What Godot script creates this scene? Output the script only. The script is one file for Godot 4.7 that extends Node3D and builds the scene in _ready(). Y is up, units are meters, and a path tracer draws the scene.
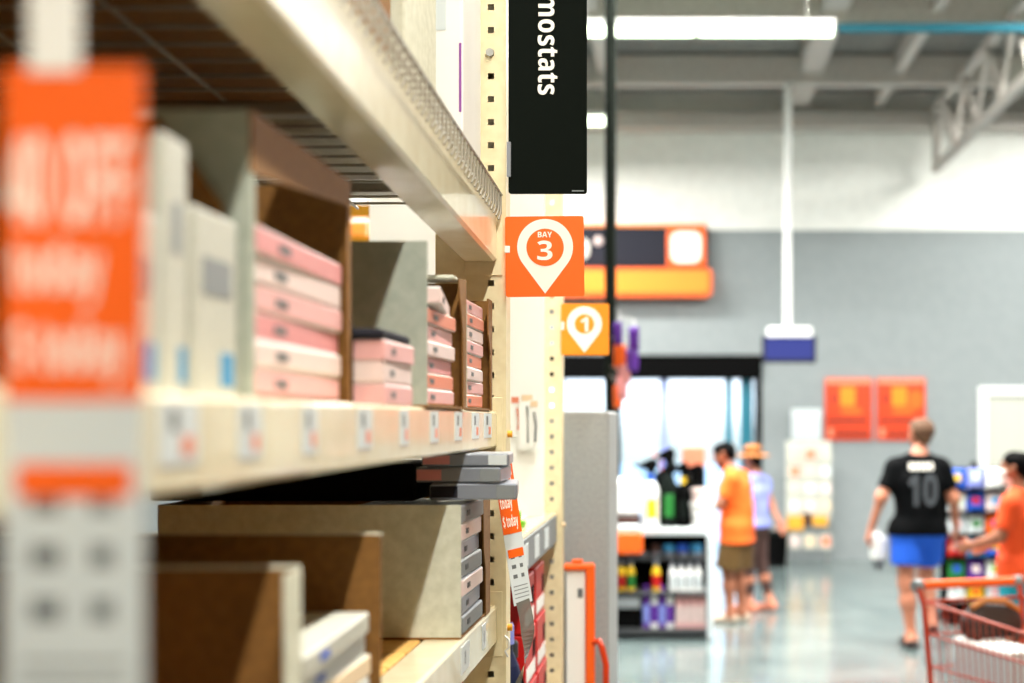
extends Node3D
# A store aisle: pallet-rack shelves of boxed goods beside an aisle, the store front beyond.
const F := 1422.0      # focal length in pixels of the 1024 x 683 frame
const CX := 680.0      # where the aisle direction meets the picture
const CY := 421.0
const EYE := 1.78

var used := {}
var M := {}
var rng := RandomNumberGenerator.new()

# a pixel of the photograph at a known depth
func W(px: float, py: float, d: float) -> Vector3:
	return Vector3((px - CX) * d / F, EYE + (CY - py) * d / F, -d)
func X(px: float, d: float) -> float:
	return (px - CX) * d / F
func Y(py: float, d: float) -> float:
	return EYE + (CY - py) * d / F

class MB:
	var v := PackedVector3Array()
	var n := PackedVector3Array()
	func tri(a: Vector3, b: Vector3, c: Vector3) -> void:
		var nn := (b - a).cross(c - a).normalized()
		v.append(a); v.append(c); v.append(b)
		n.append(nn); n.append(nn); n.append(nn)
	func trin(a: Vector3, b: Vector3, c: Vector3, na: Vector3, nb: Vector3, nc: Vector3) -> void:
		v.append(a); v.append(c); v.append(b)
		n.append(na); n.append(nc); n.append(nb)
	func quad(a: Vector3, b: Vector3, c: Vector3, d: Vector3) -> void:
		tri(a, b, c); tri(a, c, d)
	func face(p: Array, mid: Vector3) -> void:
		# a convex face turned away from mid
		var nn: Vector3 = (p[1] - p[0]).cross(p[2] - p[0])
		var q := p.duplicate()
		if nn.dot(p[0] - mid) < 0.0:
			q.reverse()
		for i in range(1, q.size() - 1):
			tri(q[0], q[i], q[i + 1])
	func box(c: Vector3, s: Vector3, r := 0.0, b := Basis.IDENTITY) -> MB:
		var h := s * 0.5
		r = minf(r, minf(h.x, minf(h.y, h.z)) * 0.9)
		if r <= 0.0:
			for ax in 3:
				for sg in [-1.0, 1.0]:
					var p := []
					for k in [[-1, -1], [1, -1], [1, 1], [-1, 1]]:
						var q := Vector3.ZERO
						q[ax] = sg * h[ax]; q[(ax + 1) % 3] = k[0] * h[(ax + 1) % 3]; q[(ax + 2) % 3] = k[1] * h[(ax + 2) % 3]
						p.append(c + b * q)
					face(p, c)
			return self
		for ax in 3:
			var a1 := (ax + 1) % 3
			var a2 := (ax + 2) % 3
			for sg in [-1.0, 1.0]:
				var p := []
				for k in [[-1, -1], [1, -1], [1, 1], [-1, 1]]:
					var q := Vector3.ZERO
					q[ax] = sg * h[ax]; q[a1] = k[0] * (h[a1] - r); q[a2] = k[1] * (h[a2] - r)
					p.append(c + b * q)
				face(p, c)
				for sg2 in [-1.0, 1.0]:
					var e := []
					for k in [[0, -1], [0, 1], [1, 1], [1, -1]]:
						var q := Vector3.ZERO
						q[ax] = sg * (h[ax] - (r if k[0] == 1 else 0.0))
						q[a1] = sg2 * (h[a1] - (0.0 if k[0] == 1 else r))
						q[a2] = k[1] * (h[a2] - r)
						e.append(c + b * q)
					face(e, c)
		for sx in [-1.0, 1.0]:
			for sy in [-1.0, 1.0]:
				for sz in [-1.0, 1.0]:
					face([c + b * Vector3(sx * h.x, sy * (h.y - r), sz * (h.z - r)), c + b * Vector3(sx * (h.x - r), sy * h.y, sz * (h.z - r)), c + b * Vector3(sx * (h.x - r), sy * (h.y - r), sz * h.z)], c)
		return self
	func span(lo: Vector3, hi: Vector3, r := 0.0) -> MB:
		return box((lo + hi) * 0.5, (hi - lo).abs(), r)
	func tube(pts: Array, r: float, sides := 8, r2 := -1.0) -> MB:
		var m := pts.size()
		var rings := []
		var nr := []
		var up := Vector3.UP
		for i in m:
			var t: Vector3 = (pts[mini(i + 1, m - 1)] - pts[maxi(i - 1, 0)]).normalized()
			if i == 0 and absf(t.dot(up)) > 0.9:
				up = Vector3.RIGHT
			var x := t.cross(up).normalized()
			if x.length() < 0.5:
				x = t.cross(Vector3.BACK).normalized()
			var y := x.cross(t).normalized()
			up = y
			var rr := r if r2 < 0.0 else lerpf(r, r2, float(i) / maxf(1.0, m - 1.0))
			var ring := []
			var nn := []
			for k in sides:
				var a := TAU * k / sides
				var o := x * cos(a) + y * sin(a)
				ring.append(pts[i] + o * rr); nn.append(o)
			rings.append(ring); nr.append(nn)
		for i in m - 1:
			for k in sides:
				var k2 := (k + 1) % sides
				var a: Vector3 = rings[i][k]
				var b: Vector3 = rings[i][k2]
				var c: Vector3 = rings[i + 1][k2]
				var d: Vector3 = rings[i + 1][k]
				trin(a, c, b, nr[i][k], nr[i + 1][k2], nr[i][k2])
				trin(a, d, c, nr[i][k], nr[i + 1][k], nr[i + 1][k2])
		var mid0: Vector3 = pts[1]
		face(rings[0], mid0)
		face(rings[m - 1], pts[m - 2])
		return self
	func lathe(base: Vector3, prof: Array, seg := 14) -> MB:
		# prof: Vector2(radius, height) from the bottom up, about a vertical line
		for i in prof.size() - 1:
			var p: Vector2 = prof[i]
			var q: Vector2 = prof[i + 1]
			var sl := Vector2(q.y - p.y, p.x - q.x).normalized()
			for k in seg:
				var a := TAU * k / seg
				var b := TAU * (k + 1) / seg
				var ca := Vector3(cos(a), 0, sin(a))
				var cb := Vector3(cos(b), 0, sin(b))
				var na := ca * sl.x + Vector3(0, sl.y, 0)
				var nb := cb * sl.x + Vector3(0, sl.y, 0)
				var p1 := base + ca * p.x + Vector3(0, p.y, 0)
				var p2 := base + cb * p.x + Vector3(0, p.y, 0)
				var q1 := base + ca * q.x + Vector3(0, q.y, 0)
				var q2 := base + cb * q.x + Vector3(0, q.y, 0)
				if p.x > 0.0:
					trin(p1, q2, p2, na, nb, nb)
				if q.x > 0.0:
					trin(p1, q1, q2, na, na, nb)
		return self
	func prism(outline: PackedVector2Array, t: Transform3D, th: float) -> MB:
		# an outline in x, y given thickness th towards +z of t, centred on its plane
		var o := outline
		if Geometry2D.is_polygon_clockwise(o):
			o = o.duplicate(); o.reverse()
		var idx := Geometry2D.triangulate_polygon(o)
		var hz := th * 0.5
		for i in range(0, idx.size(), 3):
			var a := o[idx[i]]
			var b := o[idx[i + 1]]
			var c := o[idx[i + 2]]
			if (b - a).cross(c - a) < 0.0:
				var s := b
				b = c; c = s
			tri(t * Vector3(a.x, a.y, hz), t * Vector3(b.x, b.y, hz), t * Vector3(c.x, c.y, hz))
			tri(t * Vector3(a.x, a.y, -hz), t * Vector3(c.x, c.y, -hz), t * Vector3(b.x, b.y, -hz))
		for i in o.size():
			var a := o[i]
			var b := o[(i + 1) % o.size()]
			quad(t * Vector3(a.x, a.y, -hz), t * Vector3(b.x, b.y, -hz), t * Vector3(b.x, b.y, hz), t * Vector3(a.x, a.y, hz))
		return self
	func mesh(inv := Transform3D.IDENTITY) -> ArrayMesh:
		var a := []
		a.resize(Mesh.ARRAY_MAX)
		var vv := v
		var nn := n
		if inv != Transform3D.IDENTITY:
			vv = PackedVector3Array(); nn = PackedVector3Array()
			for p in v: vv.append(inv * p)
			var ib := inv.basis.orthonormalized()
			for p in n: nn.append((ib * p).normalized())
		a[Mesh.ARRAY_VERTEX] = vv
		a[Mesh.ARRAY_NORMAL] = nn
		var m := ArrayMesh.new()
		m.add_surface_from_arrays(Mesh.PRIMITIVE_TRIANGLES, a)
		return m

func numbered(called: String) -> String:
	if not used.has(called):
		used[called] = 0
		return called
	used[called] += 1
	return "%s_%03d" % [called, used[called]]

func tag(o: Node, label: String, category: String, group := "") -> void:
	o.set_meta("label", label); o.set_meta("category", category)
	if group != "": o.set_meta("group", group)

func thing(called: String, label: String, category: String, at: Vector3, turn := 0.0, group := "") -> Node3D:
	var o := Node3D.new()
	o.name = numbered(called)
	add_child(o)
	o.position = at; o.rotation.y = turn
	tag(o, label, category, group)
	return o

func struct(called: String) -> Node3D:
	var o := Node3D.new()
	o.name = called
	add_child(o)
	o.set_meta("kind", "structure")
	return o

# one named mesh under parent; mb is in world axes unless own is true
func part(mb: MB, called: String, m: Material, parent: Node, own := false) -> MeshInstance3D:
	var o := MeshInstance3D.new()
	o.name = called
	o.mesh = mb.mesh() if own or parent == self else mb.mesh(parent.global_transform.affine_inverse())
	o.material_override = m
	o.cast_shadow = GeometryInstance3D.SHADOW_CASTING_SETTING_ON
	parent.add_child(o, true)
	return o

# a thing that is one mesh
func single(mb: MB, called: String, m: Material, label: String, category: String, at: Vector3, group := "") -> Node3D:
	var o := MeshInstance3D.new()
	o.name = numbered(called)
	o.mesh = mb.mesh(Transform3D(Basis.IDENTITY, -at))
	o.material_override = m
	add_child(o)
	o.position = at
	tag(o, label, category, group)
	return o

func copy(src: Node3D, at: Vector3, turn := 0.0, label := "") -> Node3D:
	var c: Node3D = src.duplicate()
	c.name = numbered(String(src.name).rstrip("0123456789").rstrip("_"))
	add_child(c)
	c.position = at; c.rotation.y = turn
	if label != "": c.set_meta("label", label)
	return c

func shared(me: Mesh, called: String, m: Material, parent: Node, t: Transform3D) -> MeshInstance3D:
	var o := MeshInstance3D.new()
	o.name = called; o.mesh = me; o.material_override = m
	parent.add_child(o, true)
	o.transform = t
	return o

func bold() -> SystemFont:
	var f := SystemFont.new()
	f.font_names = PackedStringArray(["Droid Sans"])
	f.font_weight = 700
	return f

func lettering(parent: Node, txt: String, mid: Vector3, size: Vector2, b: Basis, m: Material, called := "lettering", depth := 0.0008) -> MeshInstance3D:
	var t := TextMesh.new()
	t.font = bold()
	t.text = txt
	t.font_size = 64
	t.pixel_size = 0.01
	t.depth = depth
	t.curve_step = 2.0
	var bb := t.get_aabb()
	var s := Vector3(size.x / bb.size.x, size.y / bb.size.y, 1.0)
	var bs := b * Basis.from_scale(s)
	var o := MeshInstance3D.new()
	o.name = called; o.mesh = t; o.material_override = m
	parent.add_child(o, true)
	o.global_transform = Transform3D(bs, mid - bs * bb.get_center())
	return o

func rounded(x0: float, y0: float, x1: float, y1: float, r: float, k := 4) -> PackedVector2Array:
	var p := PackedVector2Array()
	for c in [[x1 - r, y1 - r, 0.0], [x0 + r, y1 - r, 90.0], [x0 + r, y0 + r, 180.0], [x1 - r, y0 + r, 270.0]]:
		for i in k + 1:
			var a := deg_to_rad(c[2] + 90.0 * i / k)
			p.append(Vector2(c[0] + r * cos(a), c[1] + r * sin(a)))
	return p

# ---------------------------------------------------------------- materials
func tex(seed_: int, freq: float, a: Color, b: Color, size := 256, stretch := 1.0, oct := 4) -> ImageTexture:
	var f := FastNoiseLite.new()
	f.seed = seed_; f.frequency = freq; f.fractal_octaves = oct
	f.noise_type = FastNoiseLite.TYPE_SIMPLEX_SMOOTH
	var src := f.get_seamless_image(size, size)
	var im := Image.create(size, size, false, Image.FORMAT_RGB8)
	for y in size:
		for x in size:
			var k := src.get_pixel(x, int(y * stretch) % size).r
			im.set_pixel(x, y, a.lerp(b, k))
	im.generate_mipmaps()
	return ImageTexture.create_from_image(im)

func flat(name_: String, c: Color, rough := 0.6, metal := 0.0) -> StandardMaterial3D:
	var m := StandardMaterial3D.new()
	m.albedo_color = c; m.roughness = rough; m.metallic = metal
	M[name_] = m
	return m

func grained(name_: String, a: Color, b: Color, freq: float, scale_: float, rough := 0.6, sd := 1, stretch := 1.0) -> StandardMaterial3D:
	var m := StandardMaterial3D.new()
	m.albedo_texture = tex(sd, freq, a, b, 256, stretch)
	m.uv1_triplanar = true; m.uv1_world_triplanar = true
	m.uv1_scale = Vector3.ONE * scale_
	m.roughness = rough
	M[name_] = m
	return m

func glow(name_: String, c: Color, e: float) -> StandardMaterial3D:
	var m := StandardMaterial3D.new()
	m.albedo_color = c; m.emission_enabled = true; m.emission = c; m.emission_energy_multiplier = e
	M[name_] = m
	return m

func materials() -> void:
	var p := grained("cream_paint", Color(0.86, 0.81, 0.67), Color(0.91, 0.87, 0.74), 0.02, 2.0, 0.24, 3)
	p.clearcoat_enabled = true; p.clearcoat = 0.6; p.clearcoat_roughness = 0.08
	grained("upright_paint", Color(0.87, 0.81, 0.65), Color(0.92, 0.87, 0.72), 0.03, 3.0, 0.45, 4)
	grained("deck_wood", Color(0.78, 0.58, 0.28), Color(0.88, 0.70, 0.40), 0.03, 3.0, 0.7, 5, 6.0)
	grained("kraft", Color(0.48, 0.32, 0.125), Color(0.56, 0.39, 0.17), 0.04, 5.0, 0.85, 6)
	grained("white_board", Color(0.76, 0.76, 0.68), Color(0.84, 0.84, 0.77), 0.03, 4.0, 0.75, 7)
	grained("grey_board", Color(0.62, 0.65, 0.60), Color(0.70, 0.72, 0.67), 0.03, 4.0, 0.8, 8)
	var fl := grained("concrete", Color(0.33, 0.38, 0.38), Color(0.45, 0.49, 0.48), 0.012, 0.35, 0.16, 9)
	fl.metallic_specular = 0.6
	grained("wall_grey", Color(0.52, 0.545, 0.55), Color(0.545, 0.57, 0.575), 0.03, 0.6, 0.85, 10)
	grained("wall_white", Color(0.90, 0.90, 0.88), Color(0.94, 0.94, 0.92), 0.03, 0.6, 0.85, 11)
	grained("roof_deck", Color(0.52, 0.51, 0.49), Color(0.66, 0.65, 0.63), 0.05, 0.8, 0.8, 12)
	grained("roof_steel", Color(0.72, 0.69, 0.66), Color(0.82, 0.79, 0.76), 0.05, 1.2, 0.6, 13)
	grained("end_panel", Color(0.57, 0.58, 0.58), Color(0.63, 0.64, 0.64), 0.08, 3.0, 0.7, 14)
	grained("wall_side", Color(0.42, 0.42, 0.42), Color(0.48, 0.48, 0.47), 0.03, 0.6, 0.9, 16)
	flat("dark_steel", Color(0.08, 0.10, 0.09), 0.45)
	flat("black", Color(0.02, 0.02, 0.02), 0.5)
	flat("brown_pole", Color(0.10, 0.12, 0.10), 0.5)
	flat("white", Color(0.92, 0.92, 0.91), 0.55)
	grained("box_white", Color(0.70, 0.70, 0.66), Color(0.78, 0.78, 0.73), 0.05, 6.0, 0.5, 17)
	flat("panel_white", Color(0.95, 0.95, 0.93), 0.6)
	flat("gloss_white", Color(0.9, 0.9, 0.9), 0.25)
	flat("silver", Color(0.56, 0.58, 0.62), 0.3, 0.35)
	flat("number_grey", Color(0.27, 0.29, 0.31), 0.7)
	flat("zinc", Color(0.7, 0.7, 0.68), 0.35, 0.8)
	flat("wire", Color(0.62, 0.60, 0.55), 0.4, 0.5)
	flat("bay_orange", Color(0.98, 0.40, 0.0), 0.5)
	flat("bay_orange_overexposed", Color(0.98, 0.56, 0.0), 0.5)  # bay sign orange with its overexposure put into the colour
	flat("orange", Color(0.96, 0.38, 0.02), 0.5)
	flat("cart_orange", Color(0.66, 0.18, 0.02), 0.45)
	flat("deep_orange", Color(0.82, 0.22, 0.0), 0.45)
	flat("sign_black", Color(0.045, 0.065, 0.05), 0.45)
	flat("sign_white", Color(0.96, 0.94, 0.90), 0.5)
	flat("charcoal", Color(0.17, 0.17, 0.20), 0.5)
	flat("sign_yellow", Color(0.94, 0.52, 0.03), 0.5)
	flat("grey_print", Color(0.38, 0.40, 0.41), 0.6)
	flat("paper", Color(0.80, 0.83, 0.84), 0.6)
	flat("pink", Color(0.90, 0.68, 0.67), 0.4)
	flat("rose", Color(0.86, 0.56, 0.56), 0.4)
	flat("pale_pink", Color(0.90, 0.81, 0.79), 0.4)
	flat("salmon", Color(0.88, 0.52, 0.40), 0.4)
	flat("navy", Color(0.06, 0.12, 0.26), 0.35)
	flat("blue", Color(0.08, 0.32, 0.75), 0.6)
	flat("sky_blue", Color(0.20, 0.55, 0.75), 0.5)
	flat("teal", Color(0.05, 0.42, 0.50), 0.5)
	flat("red", Color(0.74, 0.06, 0.05), 0.4)
	flat("green", Color(0.10, 0.45, 0.16), 0.5)
	flat("lime", Color(0.45, 0.72, 0.10), 0.5)
	flat("yellow", Color(0.92, 0.76, 0.08), 0.5)
	flat("purple", Color(0.36, 0.14, 0.58), 0.5)
	flat("plum", Color(0.55, 0.25, 0.60), 0.6)
	flat("lavender", Color(0.52, 0.56, 0.85), 0.8)
	flat("grey", Color(0.5, 0.52, 0.53), 0.5)
	flat("dark_grey", Color(0.20, 0.21, 0.22), 0.5)
	flat("amber", Color(0.85, 0.60, 0.15), 0.5)
	flat("rack_yellow", Color(0.90, 0.62, 0.12), 0.5)
	flat("skin", Color(0.72, 0.46, 0.35), 0.6)
	flat("tan_skin", Color(0.62, 0.38, 0.27), 0.6)
	flat("hair_brown", Color(0.32, 0.21, 0.12), 0.8)
	flat("hair_black", Color(0.03, 0.025, 0.025), 0.7)
	flat("shirt_black", Color(0.03, 0.035, 0.04), 0.85)
	flat("shirt_orange", Color(0.98, 0.40, 0.08), 0.85)
	flat("shirt_red_orange", Color(0.93, 0.30, 0.07), 0.85)
	flat("shorts_blue", Color(0.05, 0.33, 0.78), 0.85)
	flat("shorts_olive", Color(0.36, 0.26, 0.10), 0.9)
	flat("shorts_teal", Color(0.06, 0.55, 0.62), 0.85)
	flat("leggings", Color(0.26, 0.17, 0.15), 0.9)
	flat("straw", Color(0.64, 0.40, 0.19), 0.9)
	flat("shoe_dark", Color(0.16, 0.10, 0.08), 0.7)
	flat("shoe_light", Color(0.80, 0.72, 0.64), 0.7)
	flat("leather", Color(0.24, 0.10, 0.04), 0.5)
	flat("cream", Color(0.90, 0.80, 0.66), 0.7)
	var g := flat("glass", Color(0.75, 0.92, 0.95, 0.14), 0.02)
	g.transparency = BaseMaterial3D.TRANSPARENCY_ALPHA
	var c := flat("clear_film", Color(0.42, 0.42, 0.40, 0.9), 0.12)
	c.transparency = BaseMaterial3D.TRANSPARENCY_ALPHA
	for q in ["sign_black", "shirt_black", "black", "charcoal", "hair_black", "dark_steel", "brown_pole"]:
		M[q].metallic_specular = 0.15
		M[q].roughness = 0.7
	glow("tube_glow", Color(0.93, 1.0, 0.88), 3.2)
	glow("screen_glow", Color(0.22, 0.27, 0.68), 0.38)
	M.screen_glow.albedo_color = Color(0.08, 0.09, 0.16)

# ---------------------------------------------------------------- scene
func _ready() -> void:
	# camera
	var cam := Camera3D.new()
	cam.name = "camera"
	add_child(cam)
	cam.projection = Camera3D.PROJECTION_FRUSTUM
	cam.near = 0.05; cam.far = 200.0
	cam.size = 0.05 * 683.0 / F
	cam.frustum_offset = Vector2((512.0 - CX) / F, (CY - 341.5) / F) * 0.05
	cam.position = V(0, EYE, 0)
	var at := CameraAttributesPhysical.new()
	at.frustum_focal_length = 50.0
	at.frustum_focus_distance = 3.10
	at.exposure_aperture = 50.0 / 25.0
	cam.attributes = at
	cam.current = true
	# sky and exposure
	var we := WorldEnvironment.new()
	we.name = "world"
	add_child(we)
	var env := Environment.new()
	env.background_mode = Environment.BG_SKY
	var sm := ProceduralSkyMaterial.new()
	sm.sky_top_color = Color(0.62, 0.78, 0.98)
	sm.sky_horizon_color = Color(0.90, 0.95, 1.0)
	sm.ground_bottom_color = Color(0.6, 0.6, 0.6)
	sm.ground_horizon_color = Color(0.85, 0.88, 0.9)
	sm.sky_energy_multiplier = 1.35
	sm.ground_energy_multiplier = 1.0
	var sky := Sky.new()
	sky.sky_material = sm
	env.sky = sky
	env.tonemap_mode = Environment.TONE_MAPPER_LINEAR
	env.tonemap_exposure = 1.9
	env.sdfgi_enabled = true; env.ssao_enabled = true; env.ssil_enabled = true
	we.environment = env
	materials()
	# lamps over the aisle (along it) and over the front (across it)
	for i in 4:
		strip_light(V(0.55, 5.2, 3.0 - i * 2.5), 2.4, true, 3.6, "white strip light hanging lengthwise over the rack aisle", "strip lights over the aisle")
	var yl := EYE + (CY - 29.0) / F * 12.3
	for q in [[12.3, 1.34, "row ending beside the blue conduit"], [16.0, -0.76, "row nearer the front wall"], [9.0, 3.0, "unseen row added between racks and checkout to brighten the wall"], [10.7, 3.0, "unseen row added beyond the rack ends to brighten the wall"]]:  # last two rows are added out of view to brighten the wall
		for i in 2:
			strip_light(V(q[1] - 1.2 - i * 2.42, yl if q[0] > 11.0 else 5.7, -q[0]), 2.4, false, 6.6, "white strip light hanging across the store front, " + q[2], "strip lights over the front")
	for q in [[5.6, -9.4], [4.4, -12.3], [5.25, -16.0]]:  # lamps added outside the view to even the light on the front wall
		strip_light(V(q[0], 5.7, q[1]), 2.4, false, 6.6, "white strip light added out of view beyond the truss to brighten the wall", "added strip lights beyond the truss")
	setting()
	racks()
	rack_signs()
	tags()
	goods()
	store_front()
	people()
	cart()

# ---------------------------------------------------------------- figures
# bones: [a, b, ra, rb] or [a, b, ra, rb, clip point, clip normal]; a tapered capsule, cut where it passes the plane
func sdf(mb: MB, bones: Array, cell: float, k: float, planes: Array = []) -> void:
	var lo := Vector3.ONE * 1e9
	var hi := -lo
	for b in bones:
		for e in 2:
			var r: float = b[2 + e]
			lo = lo.min(b[e] - Vector3.ONE * r); hi = hi.max(b[e] + Vector3.ONE * r)
	lo -= Vector3.ONE * cell * 3; hi += Vector3.ONE * cell * 3
	var nx := int((hi.x - lo.x) / cell) + 1
	var ny := int((hi.y - lo.y) / cell) + 1
	var nz := int((hi.z - lo.z) / cell) + 1
	var f := PackedFloat32Array()
	f.resize(nx * ny * nz)
	f.fill(1e3)
	for b in bones:
		var a: Vector3 = b[0]
		var ab: Vector3 = b[1] - a
		var ra: float = b[2]
		var dr: float = b[3] - ra
		var l2 := maxf(ab.length_squared(), 1e-9)
		var clip: bool = b.size() > 4
		var cp: Vector3 = b[4] if clip else Vector3.ZERO
		var cn: Vector3 = b[5] if clip else Vector3.ZERO
		var mg := Vector3.ONE * (maxf(b[2], b[3]) + k + cell * 1.5)
		var l: Vector3 = (a.min(b[1]) - mg - lo) / cell
		var h: Vector3 = (a.max(b[1]) + mg - lo) / cell
		for z in range(maxi(0, int(l.z)), mini(nz - 1, int(h.z) + 1) + 1):
			for y in range(maxi(0, int(l.y)), mini(ny - 1, int(h.y) + 1) + 1):
				var row := (z * ny + y) * nx
				for x in range(maxi(0, int(l.x)), mini(nx - 1, int(h.x) + 1) + 1):
					var p := lo + Vector3(x, y, z) * cell
					var t := clampf((p - a).dot(ab) / l2, 0.0, 1.0)
					var d := (p - a - ab * t).length() - (ra + dr * t)
					if clip:
						d = maxf(d, (p - cp).dot(cn))
					var o := f[row + x]
					if o > 900.0:
						f[row + x] = d
					else:
						var q := maxf(k - absf(o - d), 0.0) / k
						f[row + x] = minf(o, d) - q * q * k * 0.25
	for pl in planes:
		var cp: Vector3 = pl[0]
		var cn: Vector3 = pl[1]
		for z in nz:
			for y in ny:
				for x in nx:
					var i := (z * ny + y) * nx + x
					if f[i] < 0.2:
						f[i] = maxf(f[i], (lo + Vector3(x, y, z) * cell - cp).dot(cn))
	# surface nets
	var id := PackedInt32Array()
	id.resize(nx * ny * nz)
	id.fill(-1)
	var vs := PackedVector3Array()
	var ns := PackedVector3Array()
	var off := [0, 1, nx, nx + 1, nx * ny, nx * ny + 1, nx * ny + nx, nx * ny + nx + 1]
	var cor := [Vector3(0, 0, 0), Vector3(1, 0, 0), Vector3(0, 1, 0), Vector3(1, 1, 0), Vector3(0, 0, 1), Vector3(1, 0, 1), Vector3(0, 1, 1), Vector3(1, 1, 1)]
	var edges := [[0, 1], [2, 3], [4, 5], [6, 7], [0, 2], [1, 3], [4, 6], [5, 7], [0, 4], [1, 5], [2, 6], [3, 7]]
	for z in nz - 1:
		for y in ny - 1:
			var row := (z * ny + y) * nx
			for x in nx - 1:
				var i := row + x
				var f0 := f[i]
				if f0 > cell * 2.5 or f0 < -cell * 2.5:
					continue
				var neg := 0
				for c in 8:
					if f[i + off[c]] < 0.0: neg += 1
				if neg == 0 or neg == 8:
					continue
				var s := Vector3.ZERO
				var cnt := 0
				for e in edges:
					var fa := f[i + off[e[0]]]
					var fb := f[i + off[e[1]]]
					if (fa < 0.0) != (fb < 0.0):
						s += cor[e[0]].lerp(cor[e[1]], fa / (fa - fb)); cnt += 1
				id[i] = vs.size()
				vs.append(lo + (Vector3(x, y, z) + s / cnt) * cell)
				var g := Vector3(f[i + 1] - f0, f[i + nx] - f0, f[i + nx * ny] - f0)
				var g2 := Vector3(f[i + off[7]] - f[i + off[6]], f[i + off[7]] - f[i + off[5]], f[i + off[7]] - f[i + off[3]])
				ns.append((g + g2).normalized())
	var st := [1, nx, nx * ny]
	for z in range(1, nz - 1):
		for y in range(1, ny - 1):
			var row := (z * ny + y) * nx
			for x in range(1, nx - 1):
				var i := row + x
				if id[i] < 0:
					continue
				for ax in 3:
					var s0 := f[i] < 0.0
					if s0 == (f[i + st[ax]] < 0.0):
						continue
					var u: int = st[(ax + 1) % 3]
					var w: int = st[(ax + 2) % 3]
					var q := [id[i], id[i - u], id[i - u - w], id[i - w]]
					if q.min() < 0:
						continue
					if not s0:
						q.reverse()
					mb.trin(vs[q[0]], vs[q[1]], vs[q[2]], ns[q[0]], ns[q[1]], ns[q[2]])
					mb.trin(vs[q[0]], vs[q[2]], vs[q[3]], ns[q[0]], ns[q[2]], ns[q[3]])

func V(x: float, y: float, z: float) -> Vector3:
	return Vector3(x, y, z)

# palm, four fingers and a thumb from the wrist along dir; palm faces pn; side is where the thumb leaves
func hand_bones(wr: Vector3, dir: Vector3, pn: Vector3, side: Vector3, curl: float) -> Array:
	var out := []
	dir = dir.normalized(); pn = pn.normalized(); side = side.normalized()
	for i in 4:
		var s := side * (0.027 - 0.018 * i)
		out.append([wr + s * 0.6, wr + dir * 0.085 + s, 0.017, 0.013])
		var l: float = [0.040, 0.046, 0.043, 0.034][i]
		var k0 := wr + dir * 0.09 + s
		var d1 := dir.rotated(dir.cross(pn).normalized(), curl)
		var k1 := k0 + d1 * l
		var d2 := dir.rotated(dir.cross(pn).normalized(), curl * 2.2)
		out.append([k0, k1, 0.0095, 0.009])
		out.append([k1, k1 + d2 * l * 0.9, 0.009, 0.0078])
	var t0 := wr + dir * 0.025 + side * 0.028
	var t1 := t0 + (dir * 0.6 + side * 0.6 + pn * 0.4).normalized() * 0.045
	out.append([t0, t1, 0.013, 0.0105])
	out.append([t1, t1 + (dir * 0.9 + side * 0.1 + pn * 0.5).normalized() * 0.032, 0.0105, 0.0085])
	return out

func head_bones(c: Vector3, b: Basis) -> Array:
	# c: middle of the head; faces -z of b
	return [
		[c + b * V(0, 0.035, 0.025), c + b * V(0, 0.04, -0.025), 0.083, 0.078],
		[c + b * V(0, -0.02, -0.02), c + b * V(0, -0.075, -0.055), 0.066, 0.036],
		[c + b * V(-0.035, -0.03, -0.045), c + b * V(0.035, -0.03, -0.045), 0.04, 0.04],
		[c + b * V(0, 0.005, -0.098), c + b * V(0, -0.03, -0.115), 0.010, 0.014],
		[c + b * V(-0.03, 0.022, -0.088), c + b * V(0.03, 0.022, -0.088), 0.016, 0.016],
		[c + b * V(-0.018, -0.055, -0.088), c + b * V(0.018, -0.055, -0.088), 0.012, 0.012],
		[c + b * V(-0.078, -0.01, 0.0), c + b * V(-0.082, 0.02, 0.012), 0.012, 0.016],
		[c + b * V(0.078, -0.01, 0.0), c + b * V(0.082, 0.02, 0.012), 0.012, 0.016],
	]

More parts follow.
